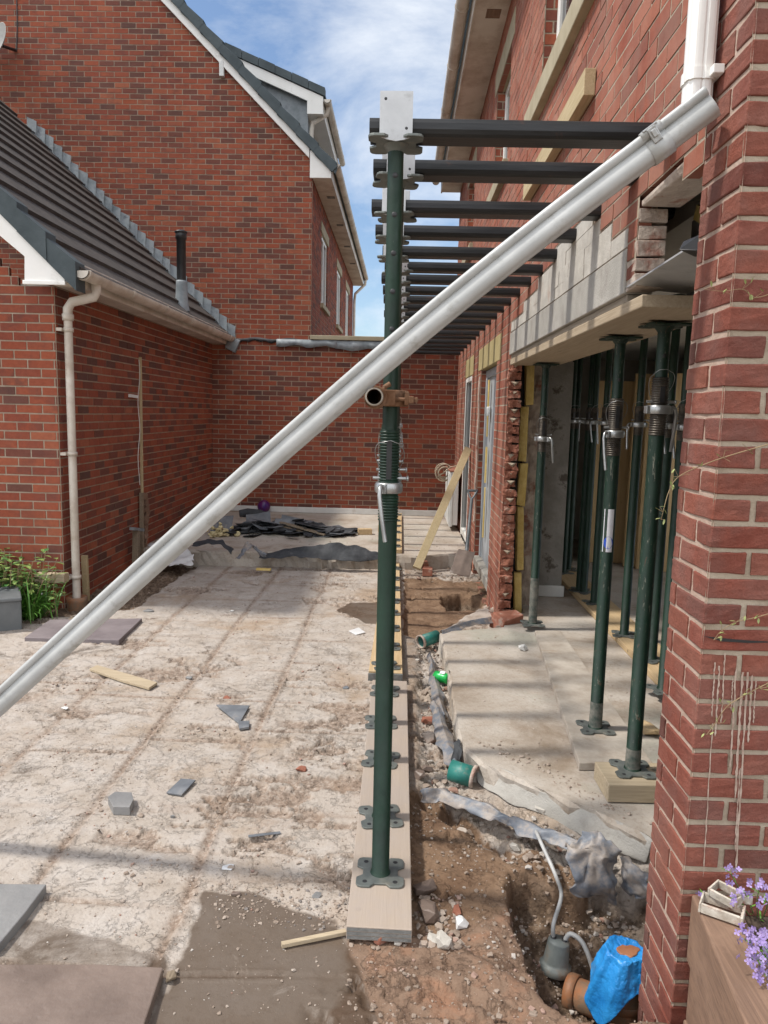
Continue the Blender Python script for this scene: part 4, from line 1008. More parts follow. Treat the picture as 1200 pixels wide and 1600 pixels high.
# inside
bi1 = board(quadz(.138, (836, 985), (876, 985), (1020, 1192), (905, 1192)), SLABZ+.003, .138, M['board_grey'], 'dust covered board on the floor slab under the props at the knocked opening')
tag(bi1, None, None)
bi2 = board([(1.55, 4.1), (1.80, 4.1), (1.80, 7.8), (1.55, 7.8)], SLABZ+.003, .145, M['board'], 'yellow edged board on the floor slab under the inner row of props')
o = MB().obox(onz(998, 1222, .144), (.32, .20, .078), Matrix.Rotation(R(1.5), 3, 'Z')).build('timber_pad', M['timber_x'], None, .004)
o.location.z += 0.0
tag(o, 'short sawn timber pad under the prop nearest the brick corner', 'timber')

# ---------------- props
def bow_plate(mb, w, d, z0, z1):
    # square plate with cut waists
    P_ = []; a, b = w/2, d/2; r = .018
    for (sx, sy) in ((1, 1), (-1, 1), (-1, -1), (1, -1)):
        seq = [(a, .30*b), (a, b-r), (a-r*.3, b-r*.3), (a-r, b), (.45*a, b)]
        if sx*sy < 0: seq = seq[::-1]
        P_ += [(sx*x, sy*y) for x, y in seq]
        if sx*sy > 0: P_.append((0, sy*b*.80) if False else (sx*.30*a, sy*b*.82))
        else: P_.append((sx*a*.78, sy*.15*b))
    # order: start at right-top going ccw
    P_ = []
    def c(sx, sy): return [(sx*a, sy*.38*b), (sx*a, sy*(b-r)), (sx*(a-r*.3), sy*(b-r*.3)), (sx*(a-r), sy*b), (sx*.42*a, sy*b)]
    P_ += c(1, 1)+[(.25*a, b*.80), (-.25*a, b*.80)]+c(-1, 1)[::-1]+[(-.74*a, .2*b), (-.74*a, -.2*b)]+c(-1, -1)+[(-.25*a, -b*.80), (.25*a, -b*.80)]+c(1, -1)[::-1]+[(.74*a, -.2*b), (.74*a, .2*b)]
    mb.slab(P_, z0, z1)
def make_prop(name, Ht, zcol, zth0, zth1, mat, low=None, fork=False, seed=0, handle_dir=(-.45, -.9), bottom_caked=0):
    rs = random.Random(seed)
    r = empty(name, (0, 0, 0))
    mb = MB(); bow_plate(mb, .165, .165, .001, .008)
    bp = mb.build('base_plate', M['plate'], r, .0015)
    for sx in (-1, 1):
        for sy in (-1, 1): MB().lathe([(.0085, .0084), (.0001, .0086)], (sx*.052, sy*.056, 0), 10).build('bolt_hole', M['cap'], bp)
    mb = MB(); mb.lathe([(.036, .008), (.034, .013), (.0305, .015), (.0305, zth0)], n=24)
    ot = mb.build('outer_tube', mat, r)
    if bottom_caked:
        MB().lathe([(.0312, .012), (.0314, bottom_caked*.6), (.0306, bottom_caked)], n=24).build('mortar_crust', M['greenend'], ot)
    pf = []; z = zth0; 
    while z < zth1: pf += [(.0312, z), (.0335, z+.0025), (.0335, z+.005), (.0300, z+.0065), (.0300, z+.0085)]; z += .0095
    pf.append((.0305, zth1+.004)); pf.append((.0245, zth1+.006))
    mb = MB(); mb.lathe(pf, n=24); mb.build('threaded_section', [M['thread']] if not fork else [mat], r)
    MB().box(-.0085, .0085, -.0352, -.030, zcol+.03, zth1-.03).build('pin_slot', M['cap'], r)
    mb = MB(); mb.lathe([(.0245, zth1-.02), (.0245, Ht-.012)], n=22); it = mb.build('inner_tube', mat, r)
    z = zth1+.09
    while z < Ht-.08:
        MB().lathe([(.0085, -.0002), (.0070, .0012), (.0001, .0012)], (0, -.0245, z), 12, rot=Matrix.Rotation(R(90), 3, 'X')).build('pin_hole', M['cap'], it); z += .115
    mb = MB(); bow_plate(mb, .165, .165, Ht-.008, Ht); mb.lathe([(.0245, Ht-.03), (.04, Ht-.009)], n=16)
    mb.build('top_plate', M['plate'] if fork else mat, r, .0015)
    mb = MB(); mb.lathe([(.034, zcol-.016), (.043, zcol-.016), (.046, zcol-.008), (.046, zcol+.010), (.042, zcol+.018), (.034, zcol+.018)], n=24)
    hd = Vector((handle_dir[0], handle_dir[1], 0)).normalized(); pe_ = Vector((-hd.y, hd.x, 0))
    for k in (1, -1): mb.obox(hd*.046*k+Vector((0, 0, zcol)), (.024, .024, .03), Matrix.Rotation(math.atan2(hd.y, hd.x), 3, 'Z'))
    co = mb.build('collar', M['zinc'], r, .002)
    c_ = Vector((0, 0, zcol))
    pts = [c_+hd*.045, c_+hd*.062+Vector((0, 0, .010)), c_+hd*.074+Vector((0, 0, .004)), c_+hd*.079+Vector((0, 0, -.018)), c_+hd*.080+pe_*.01+Vector((0, 0, -.09)), c_+hd*.082+pe_*.024+Vector((0, 0, -.165))]
    MB().tube(pts, .0072, 10).build('handle', M['zinc'], co)
    # locking pin and wire
    mb = MB(); mb.tube([(-.052, -.006, zcol+.032), (.056, -.006, zcol+.032)], .0055, 8); mb.lathe([(.0001, 0), (.009, .002), (.009, .008), (.0001, .010)], (.056, -.006, zcol+.032), 10, rot=Matrix.Rotation(R(90), 3, 'Y'))
    pn = mb.build('locking_pin', M['zinc'], r)
    w_ = []
    for i in range(22):
        a = i/21; an = 2.2+a*5.4; rr = .036+.018*math.sin(a*math.pi)
        w_.append((rr*math.cos(an), rr*math.sin(an), zcol+.035+.15*math.sin(a*math.pi)*(1-.3*a)-.02*a+rs.uniform(-.003, .003)))
    MB().tube(w_, .0013, 5).build('pin_wire', M['zinc'], pn)
    if fork:
        mb = MB(); W_, Tz, Bz = .098, Ht+.122, Ht-.012
        mb.extr([(-W_/2, Bz+.006), (-W_/4, Bz-.002), (0, Bz-.006), (W_/4, Bz-.002), (W_/2, Bz+.006), (W_/2, Tz), (-W_/2, Tz)], (0, -.068, 0), (1, 0, 0), (0, 0, 1), (0, .004, 0))
        mb.box(-W_/2, W_/2, -.064, .064, Ht+.001, Ht+.005)
        mb.box(-W_/2, W_/2, .064, .068, Bz+.006, Tz)
        fk = mb.build('fork_head', M['silver'], r, .001)
        for (x, z_) in ((-.032, Tz-.022), (.031, Bz+.030)): MB().lathe([(.0045, 0), (.0001, .0005)], (x, -.0683, z_), 10, rot=Matrix.Rotation(R(90), 3, 'X')).build('nail_hole', M['cap'], fk)
    return r
HT = 2.487-.058-.005
ENDS = [2.56, 2.866, 3.382, 3.82, 4.279, 4.711, 5.12, 5.578, 6.027, 6.431, 6.896, 7.336, 7.826, 8.394, 8.80, 9.394, 9.934, 10.435, 11.05]
BY = [2.40]+[e*.952+.035 for e in ENDS[1:]]
LPX = [577, 584, 580.5, 587, 597, 600, 595, 598, 600, 602, 601, 604, 606, 607, 608, 609, 610, 611, 612]
LPY = [208, 278, 330, 371, 393, 414, 434, 456, 476, 489, 500, 508, 517, 525, 531, 536, 541, 546, 551]
proto = make_prop('steel_prop', HT, 1.418-.058, 1.29-.058+.02, 1.60-.058, M['green'], fork=True, seed=1, handle_dir=(-.35, -.94))
outer = []
GR = 'green steel props standing in the outer row'
def olabel(i):
    if i == 0: return 'nearest tall green steel prop in the middle of the photo, with bare silver fork plate'
    return '%s green steel prop back in the outer row, hidden behind the nearest' % ORD[i]
PLY = [1370, 1268, 1188, 1130, 1078, 1047, 1010, 984, 960, 938, 920, 905, 893]
for i, y in enumerate(BY):
    c = proto if i == 0 else copy_tree(proto)
    zb_ = .058 if y < 4.33 else .066 if y < 7.7 else ZB+.045
    px = onz(597, PLY[i], .06) if i < 4 else (-.035, y, 0)
    yb_ = y; xb_ = onz(594+ (1 if i else 0), PLY[i], .06)[0] if i < 4 else -.048-.004*(i % 3)
    c.location = (xb_, yb_, zb_)
    xt_ = onz([618, 621, 618, 613, 614][min(i, 4)], [208, 285, 340, 377, 400][i], 2.46)[0] if i < 5 else -.045
    lean = math.atan2(xt_-xb_, 2.41)
    if zb_ > .1: c.scale = (1, 1, (2.487-zb_-.005)/HT)
    c.rotation_euler = (0, lean, [0, .9, -.7, .35, -.3, 1.2, .2][i % 7]*.18)
    tag(c, olabel(i), 'steel prop', GR)
    outer.append(c)
BEAMZ = (2.437, 2.487)
nb = None
for i, y in enumerate(BY):
    yf = y-.055
    xl = onz(LPX[i], LPY[i], 2.49)[0]
    Lr = 1.30
    mb = MB(); pr = []
    hw, hh, cr_ = .055, .026, .017
    for (sx, sy) in ((1, 1), (-1, 1), (-1, -1), (1, -1)):
        seq = [(hw, hh-cr_), (hw-cr_*.3, hh-cr_*.3), (hw-cr_, hh)]
        if sx*sy < 0: seq = seq[::-1]
        pr += [(sx*a, sy*b) for a, b in seq]
    inn = [(a*.9, b*.8) for a, b in pr]
    r = empty('needle_beam', (xl, y, 2.513))
    L_ = Lr-xl
    mb.extr(pr, (xl, y, 2.513), (0, 1, 0), (0, 0, 1), (L_, 0, 0), cap=False)
    mb.extr(inn, (xl, y, 2.513), (0, 1, 0), (0, 0, 1), (L_, 0, 0), cap=False)
    n = len(pr); vs = [(xl, y+a, 2.513+b) for a, b in pr]+[(xl, y+a, 2.513+b) for a, b in inn]
    mb.add(vs, [(k, (k+1) % n, n+(k+1) % n, n+k) for k in range(n)])
    o = mb.build('needle_beam', M['needle'], None)
    # a beam is one piece: drop the helper
    bpy.data.objects.remove(r)
    o.name = 'needle_beam'
    tag(o, ('nearest black steel beam running from the outer props into the house wall' if i == 0 else '%s black steel beam counting back along the wall, carried by the outer props' % ORD[i]), 'steel beam', 'black steel needle beams through the house wall')
# sticky: inner props
IN = [(988, 1203, 1.697, .184, 1), (930, 1138, 1.586, .139, 1), (832, 975, 1.50, .139, 1)]
protoA = None
inner = []
labs = ['sturdy green prop nearest the brick corner, standing on a timber pad', 'green prop with a white and blue sticker inside the opening', 'slender prop with pale dusty foot at the far end of the lintel bearer']
for i, (px, py, zc_, zb_, k) in enumerate(IN):
    b_ = onz(px, py, zb_); Ht = 2.028-zb_
    c = make_prop('steel_prop', Ht, zc_-zb_, zc_-zb_-(.10 if i < 2 else .09), zc_-zb_+(.12, .16, .16)[i], M['green_dusty'], seed=5+i, handle_dir=((.9, .2), (-.75, -.6), (.7, -.6))[i], bottom_caked=(.10, .14, .35)[i])
    c.location = b_
    tag(c, labs[i], 'steel prop', 'green steel props under the lintel bearer')
    if i == 1:
        mb = MB()
        n = 10; z0_, z1_ = 1.03-zb_, 1.235-zb_
        def arc(mb, a0, a1, z0, z1, rr=.0315):
            vs = []
            for j in range(n+1):
                an = R(a0+(a1-a0)*j/n)
                vs += [(b_[0]+rr*math.cos(an), b_[1]+rr*math.sin(an), b_[2]+z0), (b_[0]+rr*math.cos(an), b_[1]+rr*math.sin(an), b_[2]+z1)]
            mb.add(vs, [(2*j, 2*j+2, 2*j+3, 2*j+1) for j in range(n)])
        arc(mb, -116, -62, z0_, z1_); bpy.context.view_layer.update()
        st = mb.build('sticker', M['sticker'], c)
        mb = MB(); vs = []
        cz = b_[2]+z0_+.045
        for j in range(20):
            a = 2*math.pi*j/20; an = R(-98)+.022*math.cos(a)/.0318
            vs.append((b_[0]+.0321*math.cos(an), b_[1]+.0321*math.sin(an), cz+.030*math.sin(a)))
        mb.poly(vs); mb.build('blue_disc', M['bluedot'], st)
        mb = MB(); arc(mb, -150, -142, z0_, z1_); mb.build('white_edge', M['sticker'], c)
    inner.append(c)
# rows deeper inside: copies of one prop
zb_ = .146
pin = make_prop('steel_prop', 2.386-zb_, 1.62-zb_, 1.55-zb_, 1.74-zb_, M['green'], seed=9, handle_dir=(-.9, -.3))
pos = [(975, 992), (1018, 1030), (928, 942), (905, 922), (880, 895), (888, 890), (912, 925), (1036, 1078)]
l2 = ['green prop standing second from the corner on the yellow edged board', 'green prop mostly hidden behind the sturdy nearest one on the inner board', 'green prop in the middle of the inner row, on the yellow edged board', 'dark prop near the far end of the inner board', 'farthest dark prop deep in the room, left of its neighbour', 'farthest dark prop deep in the room, right of its neighbour', 'dark prop paired closely with another near the end of the inner board', 'green prop of the inner row half hidden by the brick corner']
for i, (px, py) in enumerate(pos):
    c = pin if i == 0 else copy_tree(pin)
    b_ = onz(px, py, zb_); c.location = (b_[0], b_[1], zb_); c.rotation_euler = (0, 0, (-.2, .5, .1, -.4, .3, -.1, .6, .2)[i])
    tag(c, l2[i], 'steel prop', 'green steel props of the inner row')
# horizontal scaffold tube and its coupler
a = ony(585, 620, 2.22); 
o = MB().pipe((a[0], 2.20, a[2]), (a[0]+.0, 7.4, a[2]), .0265, .0222, 24).build('scaffold_tube', M['rust'], None)
tag(o, 'rusty scaffold tube seen end on, clamped along the outer props', 'scaffold tube')
MB().lathe([(.0222, 0), (.0270, 0), (.0274, .010), (.0266, .012)], (a[0], 2.198, a[2]), 24, rot=Matrix.Rotation(R(-90), 3, 'X')).build('cut_end', M['tube'], o)
cz = a[2]; px_ = outer[0].location.x+.010; r = empty('coupler', (px_, 2.4, cz), 'rusty scaffold coupler bolting the tube to the nearest prop', 'coupler')
mb = MB(); mb.lathe([(.031, -.026), (.040, -.026), (.042, -.01), (.042, .01), (.040, .026), (.031, .026)], (px_, 2.4, cz), 20)
mb.pipe((a[0], 2.30, cz), (a[0], 2.355, cz), .036, .0275, 20)
mb.obox(((a[0]+px_)/2, 2.345, cz), (.05, .05, .05), Matrix.Rotation(R(20), 3, 'Z'))
mb.build('clamp_body', M['rust'], r, .003)
mb = MB(); mb.tube([(px_-.04, 2.352, cz-.002), (px_+.065, 2.352, cz-.004)], .0062, 8); mb.obox((px_+.05, 2.352, cz-.004), (.016, .024, .022)); mb.obox((px_+.066, 2.352, cz-.004), (.010, .017, .017))
mb.obox((px_+.036, 2.36, cz), (.014, .03, .042)); mb.build('bolt', M['rust'], r, .002)
mb = MB(); mb.tube([(px_-.036, 2.352, cz+.012), (px_-.034, 2.345, cz+.034), (px_-.018, 2.35, cz+.044)], .008, 8); mb.build('wing_nut', M['rust'], r)

# ---------------- the diverted gutter length
GP = [(1113, 158, 1.985), (1040, 214, 2.02), (840, 366, 2.10), (602, 560, 2.20), (271, 850, 2.36), (0, 1097, 2.48)]
GP = [Vector(ony(*p)) for p in GP]
d_e = (GP[-1]-GP[-2]).normalized(); GP.append(GP[-1]+d_e*((GP[-1].z-.05)/-d_e.z))
A = GP[0]; B2 = GP[-1]
gd = empty('diverted_gutter', B2, 'long grimy white gutter length slung diagonally across the view from the corner downpipe', 'gutter')
def smooth(pts, k=5):
    out_ = []
    P_ = [pts[0]]+list(pts)+[pts[-1]]
    for i in range(1, len(P_)-2):
        p0, p1, p2, p3 = [Vector(q) for q in P_[i-1:i+3]]
        for j in range(k):
            t_ = j/k; out_.append(.5*((2*p1)+(-p0+p2)*t_+(2*p0-5*p1+4*p2-p3)*t_*t_+(-p0+3*p1-3*p2+p3)*t_**3))
    out_.append(Vector(pts[-1])); return out_
GS = smooth(GP, 12)
prof = [(.052, -.006), (.055, .004), (.053, .015), (.046, .019), (.036, .018), (.030, .013), (.0275, .005), (.0225, .004), (.019, .010), (.012, .018), (.0, .026), (-.014, .031), (-.028, .029), (-.038, .022), (-.043, .011), (-.046, .008), (-.050, .006), (-.053, -.004), (-.051, -.055), (-.046, -.060), (.036, -.062)]
def frames_at(pts):
    out_ = []
    for i, p in enumerate(pts):
        d = (pts[min(i+1, len(pts)-1)]-pts[max(i-1, 0)]).normalized(); toc = Vector((0, -1, -.12))
        v = (toc-d*toc.dot(d)).normalized(); u = d.cross(v)
        if u.z < 0: u = -u
        out_.append((p, d, u, v))
    return out_
FR = frames_at(GS)
def shell(mb, pr, fr, sc):
    m = len(pr); vs = []
    for (p, d, u, v) in fr: vs += [p+u*a_*sc+v*b_*sc for a_, b_ in pr]
    mb.add(vs, [(i*m+k, i*m+k+1, (i+1)*m+k+1, (i+1)*m+k) for i in range(len(fr)-1) for k in range(m-1)], (0, 0), True)
GSC = .72
mb = MB(); shell(mb, prof, FR, GSC)
o = mb.build('gutter_trough', M['gutter_dirty'], gd); s_ = o.modifiers.new('s', 'SOLIDIFY'); s_.thickness = .0024; s_.offset = -1
cpos = Vector(ony(1022, 226, 2.03)); ic = min(range(len(FR)), key=lambda i: (FR[i][0]-cpos).length); p_, dn_, u_, v_ = FR[ic]
mb = MB(); shell(mb, prof, [(p_+dn_*k_, dn_, u_, v_) for k_ in (-.028, .028)], GSC*1.09)
o = mb.build('union_bracket', M['gutter_dirty'], gd); s_ = o.modifiers.new('s', 'SOLIDIFY'); s_.thickness = .003; s_.offset = -1
mb = MB(); rot_ = Matrix((dn_, v_, u_)).transposed()
mb.obox(p_+u_*.022+v_*.021, (.024, .010, .040), rot_); mb.obox(p_+u_*.025+v_*.028, (.013, .008, .020), rot_); mb.obox(p_+u_*.044, (.04, .034, .006), rot_)
mb.build('clip', M['zinc'], gd, .002)
mb = MB(); rs = random.Random(3)
for i in range(30):
    (p_, d_, u_, v_) = FR[rs.randrange(6, len(FR)-14)]; k = rs.randrange(8, 15); (ua, va) = prof[k]; rot_ = Matrix((d_, v_, u_)).transposed()
    mb.obox(p_+u_*ua*GSC+v_*(va*GSC+.0006), (rs.uniform(.002, .007), .001, rs.uniform(.0012, .003)), rot_, jit=.0006)
o = mb.build('dried_splashes', M['soil_dark'], gd)

# ================================================================ loose things
def rockpts(rs, sx, sy, sz, n=14):
    out = []
    for _ in range(n):
        v = Vector((rs.gauss(0, 1), rs.gauss(0, 1), rs.gauss(0, 1))).normalized(); k = rs.uniform(.8, 1.0)
        out.append(Vector((max(-.8, min(.8, v.x))*sx*k, max(-.8, min(.8, v.y))*sy*k, max(-.7, min(.7, v.z))*sz*k)))
    return out
def hullmesh(pts):
    bm = bmesh.new()
    for p in pts: bm.verts.new(p)
    r = bmesh.ops.convex_hull(bm, input=bm.verts); 
    bmesh.ops.delete(bm, geom=[e for e in r['geom_interior'] if isinstance(e, bmesh.types.BMVert)], context='VERTS')
    bm.verts.index_update(); vs = [v.co.copy() for v in bm.verts]; fs = [tuple(v.index for v in f.verts) for f in bm.faces]; bm.free(); return vs, fs
protos = [hullmesh(rockpts(random.Random(100+i), 1, 1, 1, 15)) for i in range(10)]
def rocks(mb, x, y, z, s, rs, flat=.6, tone=None):
    vs, fs = protos[rs.randrange(10)]; a = rs.uniform(0, 6.28); ca, sa = math.cos(a), math.sin(a); ex_ = rs.uniform(.6, 1.3)
    mb.add([(x+(v.x*ca*ex_-v.y*sa)*s, y+(v.x*sa*ex_+v.y*ca)*s, z+(v.z*flat+.25)*s) for v in vs], fs, (rs.random() if tone is None else tone, 0))
# uncountable grit and chippings: stuff
rs = random.Random(77); mb = MB()
def scatter(n, region, smin, smax, tones=None, zf=None):
    k = 0; t_ = 0
    xs_ = [p[0] for p in region]; ys_ = [p[1] for p in region]
    cand = np.array([[rs.uniform(min(xs_), max(xs_)), rs.uniform(min(ys_), max(ys_))] for _ in range(n*4)])
    ok = inpoly(cand[:, 0], cand[:, 1], region); cand = cand[ok][:n]
    zz = ground_h(cand[:, 0], cand[:, 1]) if zf is None else np.full(len(cand), zf)
    for (x, y), z in zip(cand, zz):
        s = smin*(smax/smin)**(rs.random()**2.2)
        rocks(mb, x, y, float(z), s, rs, .6, rs.choice(tones) if tones else None)
patio_poly = P(0, (-40, 1000), (280, 890), (600, 880), (600, 1400), (545, 1450), (500, 1590), (-40, 1590))
scatter(2600, patio_poly, .0016, .010, [.0, .15, .3, .4, .45, .5, .5, .55, .2, .78, .98])
near_p = P(0, (-40, 1150), (600, 1150), (590, 1400), (545, 1450), (500, 1590), (-40, 1590)); scatter(1500, near_p, .0012, .006, [.0, .2, .35, .45, .5, .95, 1])
scatter(500, P(0, (330, 1380), (545, 1380), (545, 1460), (330, 1440)), .002, .010, [.1, .3, .4, .88, .2])
for (xx) in (-1.235, -.70, -1.775):
    scatter(260, [(xx-.035, 2.1), (xx+.035, 2.1), (xx+.035, 6.8), (xx-.035, 6.8)], .002, .010, [.1, .2, .3, .4, .45, .1])
for (cx_, cy_) in ((-.45, 2.62), (-.62, 2.55), (-1.5, 3.3), (-.95, 3.6), (-.35, 3.4), (-1.9, 4.2), (-.5, 4.6), (-1.15, 2.75), (-1.45, 2.3), (-.85, 2.45)):
    scatter(60, [(cx_-.17, cy_-.07), (cx_+.15, cy_-.09), (cx_+.19, cy_+.06), (cx_-.1, cy_+.1)], .002, .015, [.15, .3, .4, .5, .55, .1, .76, .2])
scatter(1500, chan, .004, .026, [.0, .2, .3, .4, .5, .55, .2, .78, .6, .99])
scatter(900, soil, .002, .012, [.0, .1, .15, .3, .45, .98, .05])
scatter(700, front, .002, .014, [.0, .15, .2, .3, .76, .1])
scatter(120, P(0, (650, 1385), (720, 1385), (740, 1480), (655, 1480)), .006, .022, [.1, .3, .45, .76, .5])
scatter(900, pit, .003, .016, [.0, .02, .05, .1, .3, .5, .76, .98])
scatter(1100, bed, .004, .016, [.0, .0, .02, .3, .88])
scatter(900, P(0, (620, 862), (760, 850), (770, 905), (625, 905)), .005, .03, [.1, .3, .4, .5, .76, .0])
scatter(700, P(0, (290, 850), (420, 868), (600, 866), (600, 882), (330, 884)), .005, .028, [.3, .4, .5, .55, .76, 1])
scatter(500, P(SLABZ, (700, 1000), (1000, 960), (1060, 1200), (930, 1260), (745, 1170)), .0015, .008, [.3, .45, .5, .7], SLABZ)
scatter(130, P(SLABZ, (735, 1155), (800, 1160), (1020, 1290), (960, 1275)), .004, .016, [.3, .45, .5, .2], SLABZ)
scatter(180, P(SLABZ, (855, 1000), (905, 1040), (905, 1120), (885, 1130)), .002, .010, [.3, .5, .98, .76], SLABZ)
scatter(400, [(-2.6, 7.8), (.6, 7.9), (.6, 9.5), (-2.4, 9.5)], .003, .013, [.3, .45, .5, .2], ZB)
scatter(140, [(.74, 5.4), (1.06, 5.4), (1.0, 6.0), (.76, 6.0)], .012, .045, [.78, .5, .3, .76], .07)
g = mb.build('rubble', M['pebble'], None)
tag(g, None, None, None, 'stuff'); g['label'] = 'loose grit, mortar crumbs and chippings strewn over the site'

def gp(px, py, z0=0):
    x, y, z = onz(px, py, z0)
    for _ in range(3):
        z = gz(x, y) if not (x > .35 and 2.6 < y < 6 and z0 > .05) else z0
        x, y, _z = onz(px, py, z)
    return x, y, z
def chunk(name, px, py, size, mat, label, cat, seed=0, z0=None, flat=.7, group=None, tone=None, ang=0):
    x, y, z = gp(px, py) if z0 is None else onz(px, py, z0)
    r_ = random.Random(seed); mb = MB(); sx, sy, sz = size
    vs, fs = hullmesh(rockpts(r_, 1, 1, 1, 16))
    m_ = Matrix.Rotation(ang, 3, 'Z')
    mb.add([(m_ @ Vector((v.x*sx/1.6, v.y*sy/1.6, v.z*sz/1.6)))+Vector((0, 0, sz*.42)) for v in vs], fs, (.5 if tone is None else tone, 0))
    o = mb.build(name, mat, None, .002); o.location = (x, y, z-.002)
    return tag(o, label, cat, group)
def flatpiece(name, pts, th_, mat, label, cat, z0=None, lift=.004, tilt=(0, 0), group=None):
    w_ = []
    for a, b in pts:
        x, y, z = gp(a, b) if z0 is None else onz(a, b, z0); w_.append((x, y))
    cx_ = sum(p[0] for p in w_)/len(w_); cy_ = sum(p[1] for p in w_)/len(w_)
    zc_ = (max(gz(*p) for p in w_) if z0 is None else z0)
    mb = MB(); mb.slab([(x-cx_, y-cy_) for x, y in w_], 0, th_)
    o = mb.build(name, mat, None, .0015); o.location = (cx_, cy_, zc_+lift); o.rotation_euler = (tilt[0], tilt[1], 0)
    return tag(o, label, cat, group)
def stick(name, a, b, w_, h_, mat, label, cat, za=None, zb=None, lift=.012, bev=.002):
    A_ = Vector(gp(*a)); B_ = Vector(gp(*b)); z = max(A_.z, B_.z)+lift; A_.z = B_.z = z
    if za is not None: A_.z = za
    if zb is not None: B_.z = zb
    mb = MB(); mb.beam(A_, B_, w_, h_); o = mb.build(name, mat, None, bev); return tag(o, label, cat)

# on the patio
flatpiece('timber_offcut', [(140, 1050), (152, 1044), (246, 1072), (233, 1080), (190, 1068)], .016, M['timber_x'], 'flat pale timber strip lying on the patio below the slanting gutter', 'timber offcut', lift=.006)
stick('timber_splint', (440, 1482), (540, 1462), .017, .014, M['timber_x'], 'thin split timber stick lying left of the near end of the scaffold board', 'timber offcut')
flatpiece('slate_piece', [(338, 1107), (390, 1107), (374, 1133)], .010, M['slate'], 'grey triangular slate beside the small red brick fragment', 'slate', lift=.008, tilt=(.04, .03))
flatpiece('slate_piece', [(372, 1136), (390, 1131), (389, 1141), (374, 1142)], .012, M['slate'], 'tiny grey slate at the tip of the triangular one', 'slate', lift=.006)
flatpiece('slate_piece', [(260, 1242), (283, 1221), (306, 1224), (284, 1246)], .008, M['slate'], 'blue grey rectangular slate on bare earth near the five sided stone', 'slate', lift=.006, tilt=(.03, -.03))
flatpiece('slate_piece', [(545, 988), (560, 984), (571, 990), (556, 993)], .006, M['white_sheet'], 'pale thin flake near the puddle beside the board', 'debris', lift=.006, tilt=(.1, 0))
chunk('brick_fragment', 354, 1096, (.055, .05, .04), M['brickbroken'], 'small red brick fragment above the triangular slate', 'brick', 3)
chunk('brick_fragment', 470, 1208, (.06, .045, .045), M['brickbroken'], 'broken red brick lump in the middle of the patio, left of the prop', 'brick', 5)
flatpiece('paving_offcut', [(169, 1258), (180, 1250), (206, 1251), (209, 1262), (203, 1275), (177, 1274)], .036, M['slab_grey'], 'five sided grey block with a dark side on the patio', 'stone', lift=.002)
chunk('stone', 295, 1061, (.045, .03, .025), M['slab_grey'], 'small dark grey stone above and left of the red brick fragment', 'stone', 8)
chunk('white_fragment', 101, 1109, (.045, .028, .02), M['white_paint'], 'small white fragment on the left of the patio', 'debris', 9)
chunk('stone', 495, 1402, (.034, .026, .022), M['slab_grey'], 'smooth dark pebble on the edge of the wet patch', 'stone', 10)
chunk('stone', 268, 1531, (.034, .045, .03), M['old_timber'], 'brown lump against the corner of the brown stone slab', 'stone', 11)
chunk('stone', 368, 1399, (.04, .02, .018), M['slab'], 'small brown stone at the top edge of the wet patch', 'stone', 12)
stick('plastic_strip', (388, 1316), (438, 1303), .016, .003, M['slate'], 'narrow pale strip on the patio between the block and the wet patch', 'debris', lift=.006)
chunk('plaster_fragment', 357, 1356, (.05, .04, .012), M['white_sheet'], 'crushed whitish plaster fragment above the wet patch', 'debris', 14)
chunk('stone', 540, 1076, (.045, .03, .02), M['slate'], 'dark scrap left of the scaffold board joint', 'debris', 15)
chunk('stone', 232, 955, (.10, .08, .02), M['slab_grey'], 'flat dark piece lying at the edge of the soil bed', 'stone', 16)
chunk('stone', 270, 1278, (.02, .018, .016), M['slab_grey'], 'tiny grey stone right of the five sided block', 'stone', 17)
chunk('stone', 362, 955, (.05, .03, .015), M['white_paint'], 'small white flake far back on the patio', 'debris', 18)
# lifted paving slabs still in place
def pave(pts, th_, mat, label, side=None, z=.0):
    w_ = [onz(a, b, th_+z)[:2] for a, b in pts]; mb = MB(); mb.slab(w_, z-.01, z+th_)
    o = mb.build('paving_slab', mat, None, .004); return tag(o, label, 'paving slab')
pave([(-60, 1506), (150, 1506), (255, 1511), (222, 1610), (215, 1700), (-60, 1700)], .035, M['slab'], 'large muddy brown paving slab still laid at the bottom left')
pave([(-60, 1380), (73, 1381), (40, 1425), (0, 1473), (-60, 1530)], .035, M['slab_grey'], 'grey paving slab still laid at the left edge of the photo')
pave([(38, 996), (78, 968), (222, 966), (186, 1000)], .03, M['slab_purple'], 'purple grey paving slab lying under the slanting gutter by the soil bed', z=.0)
stick('timber_edging', (68, 993), (118, 967), .03, .02, M['old_timber'], 'old timber edging beside the grey planter box', 'timber')

# conduit lying across, back of the patio
A_ = gp(318, 876); pts = []
for a, b in ((302, 868), (318, 872), (340, 876), (400, 877), (470, 877), (540, 878), (600, 880), (660, 881)):
    x, y, z = onz(a, b, .02); pts.append((x, y, .022))
tag(MB().tube(pts, .011, 8).build('white_conduit', M['white_paint'], None), 'thin white conduit pipe lying across the far end of the patio', 'pipe')
